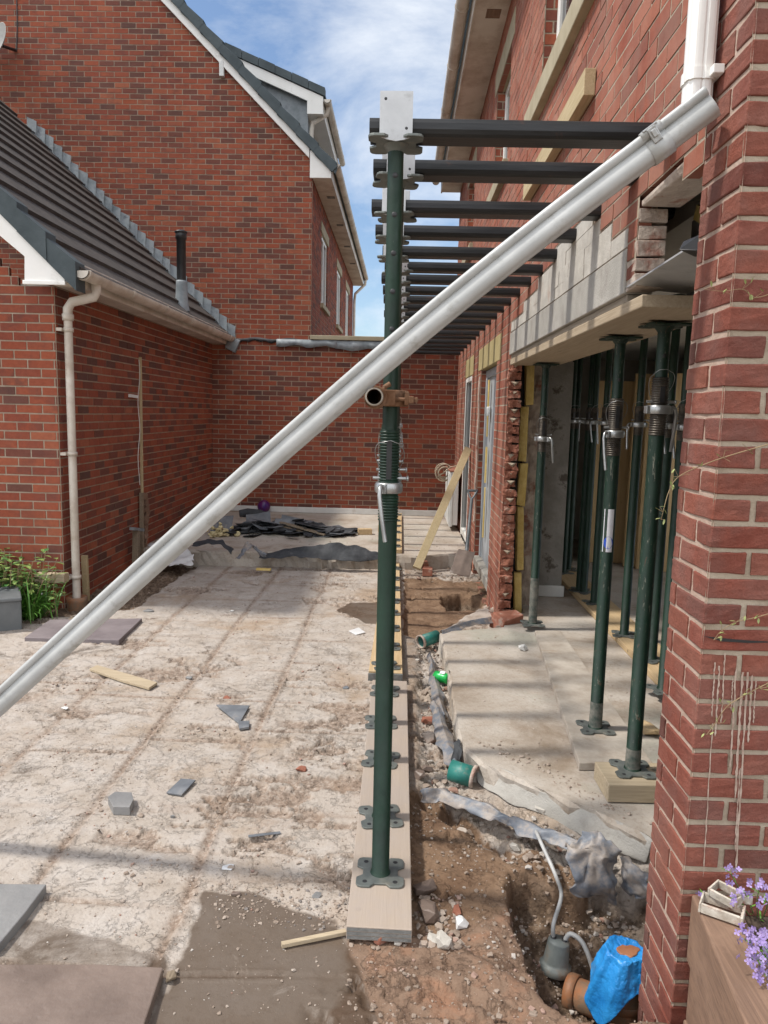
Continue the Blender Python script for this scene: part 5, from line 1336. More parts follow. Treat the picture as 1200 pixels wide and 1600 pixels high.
# slate and felt pile on the raised slab
r = empty('felt_and_slate_pile', (-1.25, 9.0, ZB), 'flat heap of torn black felt and broken slates on the raised slab', 'debris pile')
rs = random.Random(21); mb = MB(); mb2 = MB(); mb3 = MB()
for i in range(120):
    a = rs.uniform(-.78, .78); y_ = 9.0+rs.gauss(0, .16); x_ = -1.33+a; hmax = .20*max(0, 1-(abs(a+.1)/.85)**1.4)*max(.2, 1-abs(y_-9.0)/.4)
    z_ = ZB+.006+rs.random()*hmax; sz = rs.uniform(.05, .20)
    rot_ = Matrix.Rotation(rs.uniform(-.22, .22), 3, 'X') @ Matrix.Rotation(rs.uniform(-.2, .2), 3, 'Y') @ Matrix.Rotation(rs.uniform(0, 3), 3, 'Z')
    t_ = (mb, mb, mb, mb2, mb)[rs.randrange(5)]; t_.obox((x_, y_, z_), (sz*1.9, sz, .008), rot_, jit=.014 if sz > .09 else .006)
for (px, py, w_, h_, tl) in ((408, 812, .30, .26, .5), (445, 818, .22, .18, .35), (350, 818, .25, .2, .25), (470, 815, .5, .10, .1)):
    x, y, z = onz(px, py, ZB+.1); mb2.obox((x, y-.12, z), (w_, .006, h_), Matrix.Rotation(-tl-.35, 3, 'X') @ Matrix.Rotation(rs.uniform(-.2, .2), 3, 'Y'), jit=.03)
mb.build('felt_sheets', M['felt'], r); mb2.build('slates', M['slate'], r)
x, y, z = onz(470, 820, ZB+.10); 
for i in range(2): mb3.obox((x+.05-.05*i, y-.15+.04*i, z-.02-.03*i), (.62, .10, .018), Matrix.Rotation(.18, 3, 'Y') @ Matrix.Rotation(-.35, 3, 'Z'))
mb3.build('old_batten', M['old_timber'], r)
x, y, z = onz(392, 803, ZB+.16); MB().tube([(x-.15, y, z), (x-.05, y+.02, z+.01), (x+.1, y+.03, z+.0), (x+.19, y+.02, z-.015)], [.045, .06, .058, .04], 10).build('felt_roll', M['felt'], r)
# curled membrane hanging over the slab edge
def sheet(name, rows, mat, label, cat, thick=.003, sub=1, parent=None, crumple=.0, seed=1):
    rs_ = random.Random(seed); m = len(rows[0]); mb = MB(); vs = []
    # upsample with bilinear interpolation and add crumple noise
    K = 6; R_ = len(rows); G = []
    for i in range((R_-1)*K+1):
        fi = i/K; i0 = min(int(fi), R_-2); f = fi-i0; line = []
        for j in range((m-1)*K+1):
            fj = j/K; j0 = min(int(fj), m-2); g_ = fj-j0
            p = (Vector(rows[i0][j0])*(1-f)+Vector(rows[i0+1][j0])*f)*(1-g_)+(Vector(rows[i0][j0+1])*(1-f)+Vector(rows[i0+1][j0+1])*f)*g_
            edge = 1.6 if i in (0, (R_-1)*K) or j in (0, (m-1)*K) else 1
            p += Vector([(float(fbm(np.array([p.x*1.0+7*k]), np.array([p.y+p.z*1.3+3*k]), 13, 4, 5+seed+k, .7)[0])-.5)*crumple*3.0*edge for k in range(3)])
            line.append(p)
        G.append(line)
    W_ = len(G[0]); 
    for ln in G: vs += ln
    mb.add(vs, [(i*W_+j, i*W_+j+1, (i+1)*W_+j+1, (i+1)*W_+j) for i in range(len(G)-1) for j in range(W_-1)], (0, 0), True)
    o = mb.build(name, mat, parent); s_ = o.modifiers.new('s', 'SOLIDIFY'); s_.thickness = thick
    if sub: u = o.modifiers.new('u', 'SUBSURF'); u.levels = u.render_levels = sub
    if label: tag(o, label, cat)
    return o
yq = 7.66
def wp(px, py, y): return ony(px, py, y)
sheet('damp_membrane', [[wp(408, 866, 7.70), wp(440, 858, 7.68), wp(480, 852, 7.67), wp(520, 848, 7.67), wp(560, 852, 7.66), wp(592, 866, 7.66)],
                        [wp(402, 872, 7.60), wp(440, 872, 7.56), wp(480, 872, 7.54), wp(520, 874, 7.54), wp(560, 876, 7.55), wp(598, 876, 7.6)]], M['felt'], 'black membrane sagging along the broken edge of the raised slab', 'membrane', crumple=.02, seed=2)
sheet('grey_plastic_scrap', [[wp(372, 868, 7.5), wp(385, 850, 7.55), wp(405, 870, 7.5)], [wp(376, 874, 7.4), wp(400, 852, 7.5), wp(418, 872, 7.42)]], M['membrane'], 'crumpled grey plastic scrap at the left end of the black membrane', 'plastic', crumple=.04, seed=3)
sheet('felt_strip', [[wp(300, 848, 7.62), wp(325, 843, 7.62), wp(347, 844, 7.6), wp(365, 858, 7.55)], [wp(300, 854, 7.5), wp(325, 850, 7.5), wp(345, 852, 7.5), wp(362, 868, 7.45)]], M['felt'], 'black felt strip draped over the slab edge near the left wall', 'felt', crumple=.015, seed=4)
stick('old_timber_rail', (305, 862), (372, 866), .03, .03, M['insul'], 'yellowish timber rail lying under the felt strip', 'timber', lift=.05)
# glass wool clump
mb = MB(); rs = random.Random(8)
x, y, z = onz(340, 838, ZB)
for i in range(26): rocks(mb, x+rs.gauss(0, .085), y+rs.gauss(0, .06), ZB+abs(rs.gauss(0, .05)), rs.uniform(.03, .07), rs, .9)
o = mb.build('glass_wool', M['wool'], None, sub=2); tag(o, 'yellow tuft of glass wool beside the slate heap', 'insulation')
# white sheet
a = [wp(226, 852, 7.9), wp(262, 846, 7.9), wp(292, 853, 7.7)]; b_ = [wp(238, 872, 7.5), wp(268, 876, 7.4), wp(304, 872, 7.35)]; c__ = [wp(238, 879, 7.3), wp(268, 885, 7.2), wp(300, 880, 7.25)]
sheet('white_plastic_sheet', [a, b_, c__], M['white_sheet'], 'crumpled white plastic sheet on the dark soil by the left wall', 'plastic sheet', crumple=.035, seed=6)
o = tag(MB().lathe([(.0001, -.095)]+[(.095*math.cos(a), .095*math.sin(a)) for a in [R(-80+16*i) for i in range(11)]]+[(.0001, .095)], (0, 0, 0), 24).build('ball', M['ball'], None), 'small purple ball resting against the end wall', 'ball')
x, y, z = onz(418, 797, ZB); o.location = (x, YB-.13, ZB+.095)
for (px, py, s_, lb) in ((570, 835, (.17, .09, .07), 'timber block on the raised slab left of the props'), (596, 832, (.08, .07, .09), 'small upright timber block right behind the nearest prop')):
    x, y, z = onz(px, py, ZB); o = MB().obox((0, 0, s_[2]/2), s_, Matrix.Rotation(.2, 3, 'Z')).build('timber_block', M['board'], None, .003); o.location = (x, y, ZB+.002); tag(o, lb, 'timber')
x, y, z = onz(412, 892, .01); o = MB().obox((0, 0, .015), (.15, .05, .02), Matrix.Rotation(-.05, 3, 'Z')).build('timber_offcut', M['insul'], None, .002); o.location = (x, y, .012); tag(o, 'little yellow timber offcut behind the patio grooves, near the white conduit', 'timber offcut')
chunk('mortar_lump', 545, 872, (.12, .10, .10), M['jagged'], 'pinkish mortar lump lying on the black membrane', 'rubble', 31, z0=.03)

# left wall items
tb = empty('cable_trunking', onx(219, 765, XL), 'strip of split wooden lath running up the left wall with its loose cable', 'lath')
a = onx(219, 558, XL+.012); b_ = onx(222, 770, XL+.012)
MB().beam(a, b_, .028, .02).build('lath', M['timber'], tb, .002)
MB().tube([onx(217+1.5*math.sin(i), 562+i*14, XL+.03) for i in range(15)], .004, 6).build('cable', M['white_paint'], tb)
MB().beam(onx(202, 618, XL+.012), onx(215, 620, XL+.02), .02, .03).build('clip', M['white_paint'], tb)
mb = MB(); 
for i in range(12): a = onx(226+random.uniform(-2, 2), 775+i*7, XL+.02); mb.obox(a, (.05, .07, .07), Matrix.Rotation(i, 3, 'X'), jit=.015)
mb.build('chased_mortar', M['sleeper'], tb)
MB().beam(onx(221, 770, XL+.03), onx(222, 872, XL+.03), .035, .05).build('stump_post', M['old_timber'], tb, .004)
MB().beam(onx(213, 828, XL+.08), onx(212, 888, XL+.08), .06, .06).build('short_post', M['old_timber'], tb, .004)
MB().beam(onx(206, 826, XL+.09), onx(222, 828, XL+.09), .05, .03).build('post_cap', M['lead'], tb, .004)
a = onx(132, 868, XL+.05); b_ = onx(135, 930, XL+.05)
o = MB().beam((a[0], a[1], a[2]), (b_[0], b_[1], -.05), .05, .04).build('timber_stake', M['timber'], None, .003); tag(o, 'upright timber stake behind the foot of the left downpipe', 'timber')
o = MB().beam(ony(58, 902, YL-.06), ony(104, 903, YL-.06), .09, .075).build('weathered_timber', M['timber_x'], None, .006); tag(o, 'weathered timber block against the corner of the left extension', 'timber')
o = MB().lathe([(.055, 0), (.07, .16), (.074, .165), (.074, .18), (.066, .18), (.05, .01)], (onz(93, 936, 0)[0], YL-.16, -.04), 18).build('plant_pot', M['greyplastic'], None); tag(o, 'dark plastic plant pot under the weathered timber block', 'plant pot')
# planter box at far left
x1, y1, _ = onz(33, 985, 0); 
pl = empty('planter_box', (x1, y1, 0), 'dark grey plastic planter box at the left edge of the photo', 'planter')
hT = ony(35, 930, onz(33, 985, 0)[1]+.45)[2]
MB().slab([(x1-.0, y1+.02), (x1-.9, y1-.42), (x1-1.2, y1+.2), (x1-.36, y1+.60)], -.02, .22).build('box_body', M['greyplastic'], pl, .008)
MB().slab([(x1+.015, y1-.0), (x1-.92, y1-.46), (x1-1.22, y1+.22), (x1-.345, y1+.64)], .222, .25).build('lid', M['greyplastic'], pl, .008)
# plants in the bed
def leaf(mb, base, d, ln, wd, droop=.3, n=4):
    d = Vector(d).normalized(); sd2 = d.cross(Vector((0, 0, 1)))
    if sd2.length < .01: sd2 = Vector((1, 0, 0))
    sd2.normalize(); vs = []; p = Vector(base); step = ln/n; dd = d.copy()
    for i in range(n+1):
        w_ = wd*math.sin(math.pi*(.12+.86*i/n))*.5
        vs += [p-sd2*w_, p+sd2*w_]; p = p+dd*step; dd = (dd+Vector((0, 0, -droop))).normalized()
    mb.add(vs, [(2*i, 2*i+1, 2*i+3, 2*i+2) for i in range(n)])
rs = random.Random(15)
pr_ = empty('variegated_shrub', onz(20, 925, 0), 'variegated green shrub in the bed at the left edge', 'shrub')
mb = MB(); st = MB()
for i in range(150):
    b0 = Vector((-3.20+rs.gauss(0, .17), 5.66+rs.gauss(0, .10), .02)); hh = rs.uniform(.15, .50); lean_ = Vector((rs.gauss(.05, .22), rs.gauss(0, .2), 1)).normalized()
    tip = b0+lean_*hh; st.tube([b0, b0+lean_*hh*.5+Vector((rs.gauss(0, .01), 0, 0)), tip], .003, 5)
    for k in range(9):
        q = b0+lean_*hh*(.35+.65*k/8); a = rs.uniform(0, 6.28)
        leaf(mb, q, (math.cos(a), math.sin(a), rs.uniform(.0, .6)), rs.uniform(.05, .10), rs.uniform(.025, .045), .2)
mb.build('leaves', M['leaf'], pr_); st.build('stems', M['twig'], pr_)
mb = MB()
for i in range(320):
    b0 = (-2.93+rs.gauss(0, .085), 5.58+rs.gauss(0, .08), .0); a = rs.uniform(0, 6.28); u2 = rs.uniform(.15, .9)
    leaf(mb, b0, (math.cos(a)*u2, math.sin(a)*u2, 1), rs.uniform(.2, .40), .012, .22, 7)
tag(mb.build('strappy_plant', M['grassleaf'], None), 'clump of bright green strap leaves next to the downpipe corner', 'plant')

# right side against the wall
a = Vector(onz(651, 888, .06)); b_ = Vector((WX-.03, 8.45, onx(735, 703, WX-.03)[2]))
o = MB().beam(a+(b_-a)*0.0, b_, .085, .05, (0, -1, .2)).build('leaning_timber', M['timber'], None, .003); tag(o, 'long sawn timber leaning against the house wall by the narrow glazed door', 'timber')
ra = empty('radiator', (WX-.1, 9.5, ZB), 'white panel radiator standing on the slab against the house wall', 'radiator')
mb = MB(); mb.box(WX-.15, WX-.11, 9.45, 10.35, ZB+.06, .93); mb.build('panel', M['white_paint'], ra, .006)
mb = MB()
for i in range(16): mb.box(WX-.156, WX-.1505, 9.48+i*.054, 9.505+i*.054, ZB+.10, .90)
mb.build('ribs', M['white_paint'], ra, .003)
MB().box(WX-.16, WX-.03, 9.44, 10.36, .932, .945).build('top_grille', M['brickbroken'], ra, .002)
mb = MB(); mb.box(WX-.108, WX-.04, 9.47, 10.33, ZB+.08, .90); mb.build('rear_panel', M['white_paint'], ra, .004)
mb = MB(); pts = []; cx_, cy_, cz_ = ony(693, 738, 9.9)
for i in range(70): a_ = i*.42; rr = .09+.025*math.sin(i*.31); pts.append((cx_+rr*math.cos(a_), cy_+.04*math.sin(i*.13), cz_+rr*math.sin(a_)*1.05))
pts += [(WX-.12, 9.8, .97), (WX-.06, 9.6, 1.0)]
o = mb.tube(pts, .009, 6).build('cable_coil', simple('old_cream_cable', (.30, .23, .16), (.45, .37, .28), 20, .7), None); tag(o, 'coil of old cream cable hanging over the radiator end', 'cable')
# spade
sp = empty('spade', onz(728, 885, .1), 'spade with steel blade and a D shaped handle leaning against the house wall', 'spade')
top = Vector(onx(738, 770, WX-.03)); low = Vector(onz(729, 862, .3)); low = Vector((onx(730, 858, WX-.10)))
yh = 7.3
top = Vector(ony(738, 768, yh+.35)); low = Vector(ony(729, 862, yh)); dn2 = (top-low).normalized()
MB().tube([low, low+(top-low)*.3, top-dn2*.09], [.02, .018, .017], 10).build('shaft', M['steel_spade'], sp)
hw_ = Vector((1, 0, 0)); mb = MB(); b0 = top-dn2*.09
mb.tube([b0, b0+dn2*.03-hw_*.02, b0+dn2*.10-hw_*.05], .010, 8); mb.tube([b0, b0+dn2*.03+hw_*.02, b0+dn2*.10+hw_*.05], .010, 8); mb.tube([b0+dn2*.10-hw_*.055, b0+dn2*.10+hw_*.055], .013, 8); mb.build('handle', M['steel_spade'], sp)
bl_ = [wp(716, 858, 7.0), wp(742, 862, 7.02), wp(733, 902, 6.75), wp(702, 895, 6.75)]
sheet('blade', [[bl_[0], tuple((Vector(bl_[0])+Vector(bl_[1]))/2+Vector((0, -.03, 0))), bl_[1]], [bl_[3], tuple((Vector(bl_[3])+Vector(bl_[2]))/2+Vector((0, -.03, 0))), bl_[2]]], M['slab'], None, None, .006, 1, sp, .006, 9)
# bricks and blocks around the pier foot
for i, (px, py, z_, s_, m_, lb) in enumerate(((660, 884, .05, (.09, .11, .075), 'brickbroken', 'broken red brick under the foot of the leaning timber'), (668, 897, .02, (.11, .10, .08), 'brickbroken', 'brown brick just in front of the leaning timber foot'), (675, 868, .06, (.12, .1, .1), 'sleeper', 'dark crumbling brick left of the spade blade'), (748, 885, .06, (.12, .2, .10), 'concrete', 'concrete block below the door threshold'))):
    x, y, z = onz(px, py, z_); o = MB().obox((0, 0, 0), s_, Matrix.Rotation(.5+i, 3, 'Z') if i < 3 else None, jit=.008).build('loose_brick' if i < 3 else 'concrete_block', M[m_], None, .004); o.location = (x, y, z_+s_[2]*.35); tag(o, lb, 'brick' if i < 3 else 'block')
tag(MB().obox((.86, 5.52, .10), (.22, .18, .14), Matrix.Rotation(.5, 3, 'Z') @ Matrix.Rotation(.2, 3, 'X'), jit=.03).build('fallen_brickwork', M['brickbroken'], None, .008), 'lump of fallen red brickwork at the foot of the broken pier', 'rubble')
chunk('white_stone', 817, 1016, (.07, .06, .05), M['white_paint'], 'white lump of plaster on the floor slab', 'plaster', 44, z0=SLABZ)
o = chunk('timber_wedge', 1014, 1145, (.12, .16, .06), M['board'], 'yellow timber wedge on the slab half behind the brick corner', 'timber', 45, z0=SLABZ)

# channel between the patio and the floor slab
def tub(name, a, b, r_, mat, label, rim=True):
    r = empty(name, a, label, 'plastic pipe'); a = Vector(a); b = Vector(b)
    MB().pipe(a, b, r_, r_*.92, 22).build('barrel', mat, r); d = (b-a).normalized()
    MB().pipe(b-d*.012, b+d*.004, r_*1.12, r_*.9, 22).build('rim', M['jagged'] if rim else mat, r)
a = Vector(onz(704, 1203, .045)); b_ = Vector(onz(742, 1215, .035)); tub('pipe_stub', a, b_, .047, M['teal'], 'teal plastic pipe stub lying at the corner of the broken slab, nearer of the two')
a = Vector(onz(657, 1003, .035)); b_ = Vector(onz(683, 994, .05)); tub('pipe_stub', b_, a, .045, M['teal'], 'smaller teal plastic pipe stub at the far corner of the floor slab')
cn = empty('crushed_can', onz(690, 1060, .0), 'crushed bright green can lying beside the slab edge', 'can')
x, y, z = onz(690, 1057, .03); rot_ = Matrix.Rotation(-.35, 3, 'Z') @ Matrix.Rotation(R(90), 3, 'Y') @ Matrix.Rotation(.2, 3, 'X')
MB().lathe([(.0001, -.05), (.026, -.05), (.033, -.043), (.034, 0), (.031, .02), (.034, .043), (.027, .05), (.0001, .048)], (x, y, z-.005), 12, rot=rot_).build('can_body', M['greencan'], cn)
MB().obox((x+.004, y-.012, z+.030), (.032, .028, .002), Matrix.Rotation(-.35, 3, 'Z') @ Matrix.Rotation(.3, 3, 'X')).build('can_label', M['sticker'], cn)
def strip(pts_px, z_, wd, mat, label, crumple, seed, zs=None):
    L_ = []; 
    for i, (a_, b_) in enumerate(pts_px):
        x, y, z = onz(a_, b_, zs[i] if zs else z_); L_.append(Vector((x, y, z)))
    rows = [[], [], []]
    for i, p in enumerate(L_):
        d = (L_[min(i+1, len(L_)-1)]-L_[max(i-1, 0)]); n_ = Vector((-d.y, d.x, 0)).normalized(); w_ = wd[i] if isinstance(wd, list) else wd
        rows[0].append(p-n_*w_*.5+Vector((0, 0, -.02))); rows[1].append(p+Vector((0, 0, .015))); rows[2].append(p+n_*w_*.5+Vector((0, 0, -.012)))
    return sheet('plastic_membrane', rows, mat, label, 'membrane', .002, 1, None, crumple, seed)
strip([(655, 1238), (690, 1236), (730, 1250), (775, 1268), (812, 1285)], .035, [.05, .10, .10, .085, .05], M['membrane'], 'dusty grey membrane strip crossing the earth below the teal pipe stub', .016, 11)
strip([(800, 1278), (845, 1297), (885, 1312), (905, 1322)], .05, [.05, .09, .08, .04], M['membrane'], 'grey membrane strip continuing towards the brick corner', .016, 12)
strip([(680, 1095), (690, 1130), (700, 1165), (716, 1195)], .03, [.05, .09, .10, .06], M['membrane'], 'torn grey membrane in the channel just left of the slab edge', .014, 13)
strip([(671, 1020), (676, 1050), (684, 1085), (694, 1120)], .02, [.03, .05, .08, .04], M['membrane'], 'narrow grey membrane in the channel beside the green can', .012, 14)
strip([(689, 988), (720, 975), (760, 968), (790, 962)], SLABZ+.01, [.06, .08, .08, .04], M['membrane'], 'blue grey membrane lapping the far corner of the floor slab', .010, 15)
x, y, z = onz(716, 1180, .03)
sheet('black_plastic', [[onz(713, 1150, .10), onz(722, 1150, .11)], [onz(706, 1190, .02), onz(722, 1192, .02)], [onz(704, 1205, -.0), onz(720, 1208, .0)]], M['felt'], 'black plastic fold at the corner of the broken slab', 'plastic', crumple=.018, seed=16)
Ya = onz(915, 1330, 0.03)[1]
sheet('draped_membrane', [[onz(880, 1318, .09), onz(910, 1300, .12), onz(945, 1308, .12), onz(965, 1330, .09)],
                          [onz(893, 1345, .05), onz(925, 1330, .09), onz(950, 1345, .07), onz(972, 1352, .04)],
                          [onz(903, 1385, -.04), onz(918, 1375, -.02), onz(948, 1388, -.05), onz(962, 1380, -.03)],
                          [onz(912, 1402, -.12), onz(922, 1400, -.13), onz(944, 1398, -.12), onz(958, 1390, -.09)]], M['membrane'], 'crumpled grey membrane draped over the rim of the pit', 'membrane', crumple=.03, seed=17)
sheet('draped_membrane', [[onz(962, 1338, .06), onz(990, 1345, .06), onz(1012, 1352, .05)], [onz(965, 1362, .0), onz(990, 1372, .0), onz(1012, 1390, -.02)], [onz(968, 1375, -.06), onz(990, 1405, -.08), onz(1012, 1412, -.08)]], M['membrane'], 'crumpled grey membrane between the pit and the brick corner', 'membrane', crumple=.025, seed=18)
sheet('slab_edge_sheet', [[onz(738, 1172, .095), onz(790, 1205, .095), onz(850, 1235, .095), onz(930, 1266, .095), onz(1020, 1312, .095)], [onz(748, 1228, .0), onz(800, 1256, .0), onz(862, 1278, .0), onz(920, 1312, .0), onz(1012, 1352, .0)]], M['lintel'], 'grey sheet lining the near edge of the broken floor slab', 'sheet', .004, 1, None, .008, 19)
for i, (px, py, s_, m_, tn, lb) in enumerate(((846, 1270, .055, 'block', .5, 'pale concrete lump at the foot of the slab edge'), (812, 1306, .04, 'block', .5, 'pale lump on the earth, upper of two beside the cable'), (808, 1328, .05, 'block', .5, 'pale lump on the earth, lower of two beside the cable'), (668, 1130, .06, 'brickbroken', .5, 'red brick lump in the channel beside the membrane'), (672, 1158, .085, 'jagged', .5, 'pinkish mortar lump under the red brick lump in the channel'), (655, 1215, .06, 'slab', .5, 'brown stone left of the teal pipe stub'), (668, 1205, .05, 'slab', .5, 'small brown stone between the board and the teal pipe stub'), (595, 1471, .05, 'brickbroken', .5, 'pinkish lump against the near end of the scaffold board'), (622, 1474, .03, 'block', .5, 'small pale lump at the near end of the scaffold board'), (668, 1435, .085, 'slab', .5, 'rounded brown stone right of the near scaffold board'), (663, 1396, .075, 'slab', .5, 'smooth brown stone right of the nearest base plate'), (694, 1476, .06, 'block', .5, 'grey stone in the earth below the rounded brown stone'), (677, 1470, .035, 'block', .5, 'small white stone beside the grey one near the board'), (720, 1446, .045, 'white_sheet', .5, 'white plaster chip on the earth between board and pit'), (714, 1428, .04, 'brickbroken', .5, 'orange brick chip on the earth between board and pit'), (893, 1360, .03, 'brickbroken', .5, 'orange brick chip in the bank of the pit'), (913, 1510, .045, 'block', .5, 'pale stone beside the blue bag in the pit'), (928, 1430, .028, 'brickbroken', .5, 'orange brick chip right of the pump in the pit'), (857, 1487, .03, 'slate', .5, 'smooth grey pebble in front of the pump'))):
    chunk('stone' if 'stone' in lb or 'pebble' in lb else 'lump', px, py, (s_*1.2, s_, s_*.75), M[m_], lb, 'rubble', 200+i, flat=.8, ang=i)
# pump and cable in the pit
x, y, z = onz(868, 1486, -.19); zpit = gz(x, y)-.01; print('pump', x, y, zpit)
pu = empty('sump_pump', (x, y, zpit), 'muddy grey submersible pump standing in the pit', 'pump')
rt_ = Matrix.Rotation(-.12, 3, 'X') @ Matrix.Rotation(.12, 3, 'Y')
MB().lathe([(.052, 0), (.056, .009), (.055, .026), (.047, .031), (.044, .040), (.038, .104), (.036, .110), (.0001, .112)], (x, y, zpit), 26, rot=rt_).build('pump_body', M['pump'], pu)
for k, (dx, dy) in enumerate(((-.018, .008), (.019, .0))): MB().lathe([(.010, 0), (.010, .010), (.006, .010), (.006, .0)], tuple(Vector((x, y, zpit))+rt_ @ Vector((dx, dy, .107))), 12, rot=rt_).build('socket', M['cap'], pu)
s0 = Vector((x, y, zpit))+rt_ @ Vector((-.018, .008, .108))
pts = [s0, s0+Vector((.0, .01, .05)), Vector(onz(877, 1400, -.06)), Vector(onz(869, 1370, .0)), Vector(onz(856, 1340, .03)), Vector(onz(846, 1318, .05)), Vector(onz(838, 1300, .05)), Vector(onz(830, 1288, .0))]
def smooth(pts, k=5):
    out_ = []
    P_ = [pts[0]]+list(pts)+[pts[-1]]
    for i in range(1, len(P_)-2):
        p0, p1, p2, p3 = [Vector(q) for q in P_[i-1:i+3]]
        for j in range(k):
            t_ = j/k; out_.append(.5*((2*p1)+(-p0+p2)*t_+(2*p0-5*p1+4*p2-p3)*t_*t_+(-p0+3*p1-3*p2+p3)*t_**3))
    out_.append(Vector(pts[-1])); return out_
MB().tube(smooth(pts), .0075, 8).build('power_cable', M['cable'], pu)
s1 = Vector((x, y, zpit))+rt_ @ Vector((.019, 0, .108))
MB().tube(smooth([s1, s1+Vector((.02, .0, .03)), s1+Vector((.06, -.02, .01)), s1+Vector((.09, -.05, -.06)), s1+Vector((.10, -.07, -.12))]), .0085, 8).build('hose', M['cable'], pu)
# clay drain with its blue bag
dr_ = empty('drain_pipe', onz(900, 1560, -.3), 'orange clay drain pipe with a bend lying in the pit', 'pipe')
a = Vector(onz(893, 1550, -.30)); b_ = Vector(onz(968, 1580, -.285)); d = (b_-a).normalized()
MB().pipe(a-d*.0, b_+d*.05, .052, .046, 24).build('pipe_barrel', M['clay'], dr_)
MB().pipe(a-d*.012, a+d*.022, .060, .047, 24).build('socket_collar', M['clay'], dr_)
MB().pipe(a+d*.13, a+d*.142, .0545, .05, 24).build('joint_ring', M['cap'], dr_)
c0_ = Vector(onz(974, 1562, -.26)); c0_.z = -.30
topc = Vector(onz(976, 1487, -.06)); c1_ = Vector((topc.x, topc.y, -.055))
ax_ = (c1_-c0_)
MB().tube([c0_-Vector((0, 0, .05)), c0_+ax_*.25, c0_+ax_*.6, c1_-ax_*.12], [.075, .075, .062, .058], 24).build('upright_bend', M['clay'], dr_)
MB().lathe([(.062, 0), (.078, .0), (.080, .025), (.078, .03), (.066, .03)], tuple(c0_+ax_*.18), 24).build('bend_collar', M['clay'], dr_)
# bag: cap plus skirt with folds
mb = MB(); rs = random.Random(6); rows = []; nb_ = 48
for li, (rr, dz) in enumerate(((.001, .0), (.03, -.002), (.052, .002), (.060, .006), (.064, -.002), (.066, -.015), (.067, -.035), (.068, -.055), (.069, -.072), (.071, -.088))):
    row = []
    for k in range(nb_):
        a_ = 2*math.pi*k/nb_; fold = (.002+.0075*li/9)*math.sin(a_*7+1.3*li*.3+1.2*math.sin(a_*2))+.0025*math.sin(a_*17+li)+rs.uniform(-.0015, .0015)
        if li < 4: fold *= .25
        lo_ = 0
        if li >= 6:
            side = max(0, math.cos(a_-R(212))); lo_ = -(side**4)*(.12 if li == 9 else .075 if li == 8 else .03 if li == 7 else .01)
            rr2 = rr+side*.018*(li-5)*.7
        else: rr2 = rr
        row.append(c1_+Vector(((rr2+fold)*math.cos(a_), (rr2+fold)*math.sin(a_), dz+lo_+rs.uniform(-.002, .002))))
    rows.append(row)
vs = [p for r_ in rows for p in r_]
mb.add(vs, [(i*nb_+k, i*nb_+(k+1) % nb_, (i+1)*nb_+(k+1) % nb_, (i+1)*nb_+k) for i in range(9) for k in range(nb_)], (0, 0), True)
bg_ = empty('blue_bag', c1_, 'bright blue plastic bag tied over the upright clay pipe in the pit', 'bag')
o = mb.build('bag_film', M['bluebag'], bg_); tb_ = bpy.data.textures.new('bagcrumple', 'VORONOI'); tb_.noise_scale = .05; s_ = o.modifiers.new('s', 'SOLIDIFY'); s_.thickness = .0012; u = o.modifiers.new('u', 'SUBSURF'); u.levels = u.render_levels = 2; q_ = o.modifiers.new('d', 'DISPLACE'); q_.texture = tb_; q_.strength = .006; q_.mid_level = .4; tc_ = bpy.data.textures.new('bagfine', 'CLOUDS'); tc_.noise_scale = .016; q_ = o.modifiers.new('d2', 'DISPLACE'); q_.texture = tc_; q_.strength = .007
mb = MB(); vs = []
pp = [c1_+Vector((.010+(.034+.006*math.sin(2*al+.6)+.003*math.sin(5*al))*math.cos(al), -.004+(.027+.004*math.sin(3*al)+.002*math.sin(7*al))*math.sin(al), 0)) for al in [2*math.pi*k/40 for k in range(40)]]
mb.slab([(p.x, p.y) for p in pp], c1_.z-.004, c1_.z+.0055); mb.build('muddy_water', simple('orange_mud', (.26, .10, .045), (.34, .15, .075), 12, .5), bg_, .003)
# timber stake inside pit
stick('pit_timber', (965, 1400), (985, 1450), .03, .02, M['old_timber'], 'old timber strip standing on edge in the pit behind the blue bag', 'timber', lift=.02)

# ---------------- planter at the bottom right
_c = ony(1080, 1396, YP-.004); PZ = _c[2]; fx_, fy_ = _c[0], YP-.006
e1_ = onz(1165, 1600, PZ); sl_ = (e1_[0]-fx_)/(e1_[1]-fy_); ne_ = (fx_+sl_*(.9-fy_), .9)
pl2 = empty('sleeper_planter', (fx_, fy_, 0), 'raised planter of brown sleepers in front of the brick corner', 'planter')
print('planter', _c, e1_, ne_)
wv_ = .115
MB().slab([(fx_, fy_), ne_, (ne_[0]+wv_, .9), (fx_+wv_, fy_)], .185, PZ).build('top_sleeper', M['sleeper'], pl2, .006)
MB().slab([(fx_+.012, fy_), (ne_[0]+.012, .9), (ne_[0]+wv_, .9), (fx_+wv_, fy_)], .005, .182).build('middle_sleeper', M['sleeper'], pl2, .006)
MB().slab([(fx_+.006, fy_), (ne_[0]+.006, .9), (ne_[0]+wv_, .9), (fx_+wv_, fy_)], -.14, .003).build('bottom_sleeper', M['sleeper'], pl2, .006)
MB().slab([(fx_+wv_+.002, fy_), (ne_[0]+wv_+.002, .9), (2.4, .9), (2.4, fy_)], -.1, PZ-.06).build('planter_soil', M['soil_dark'], pl2)
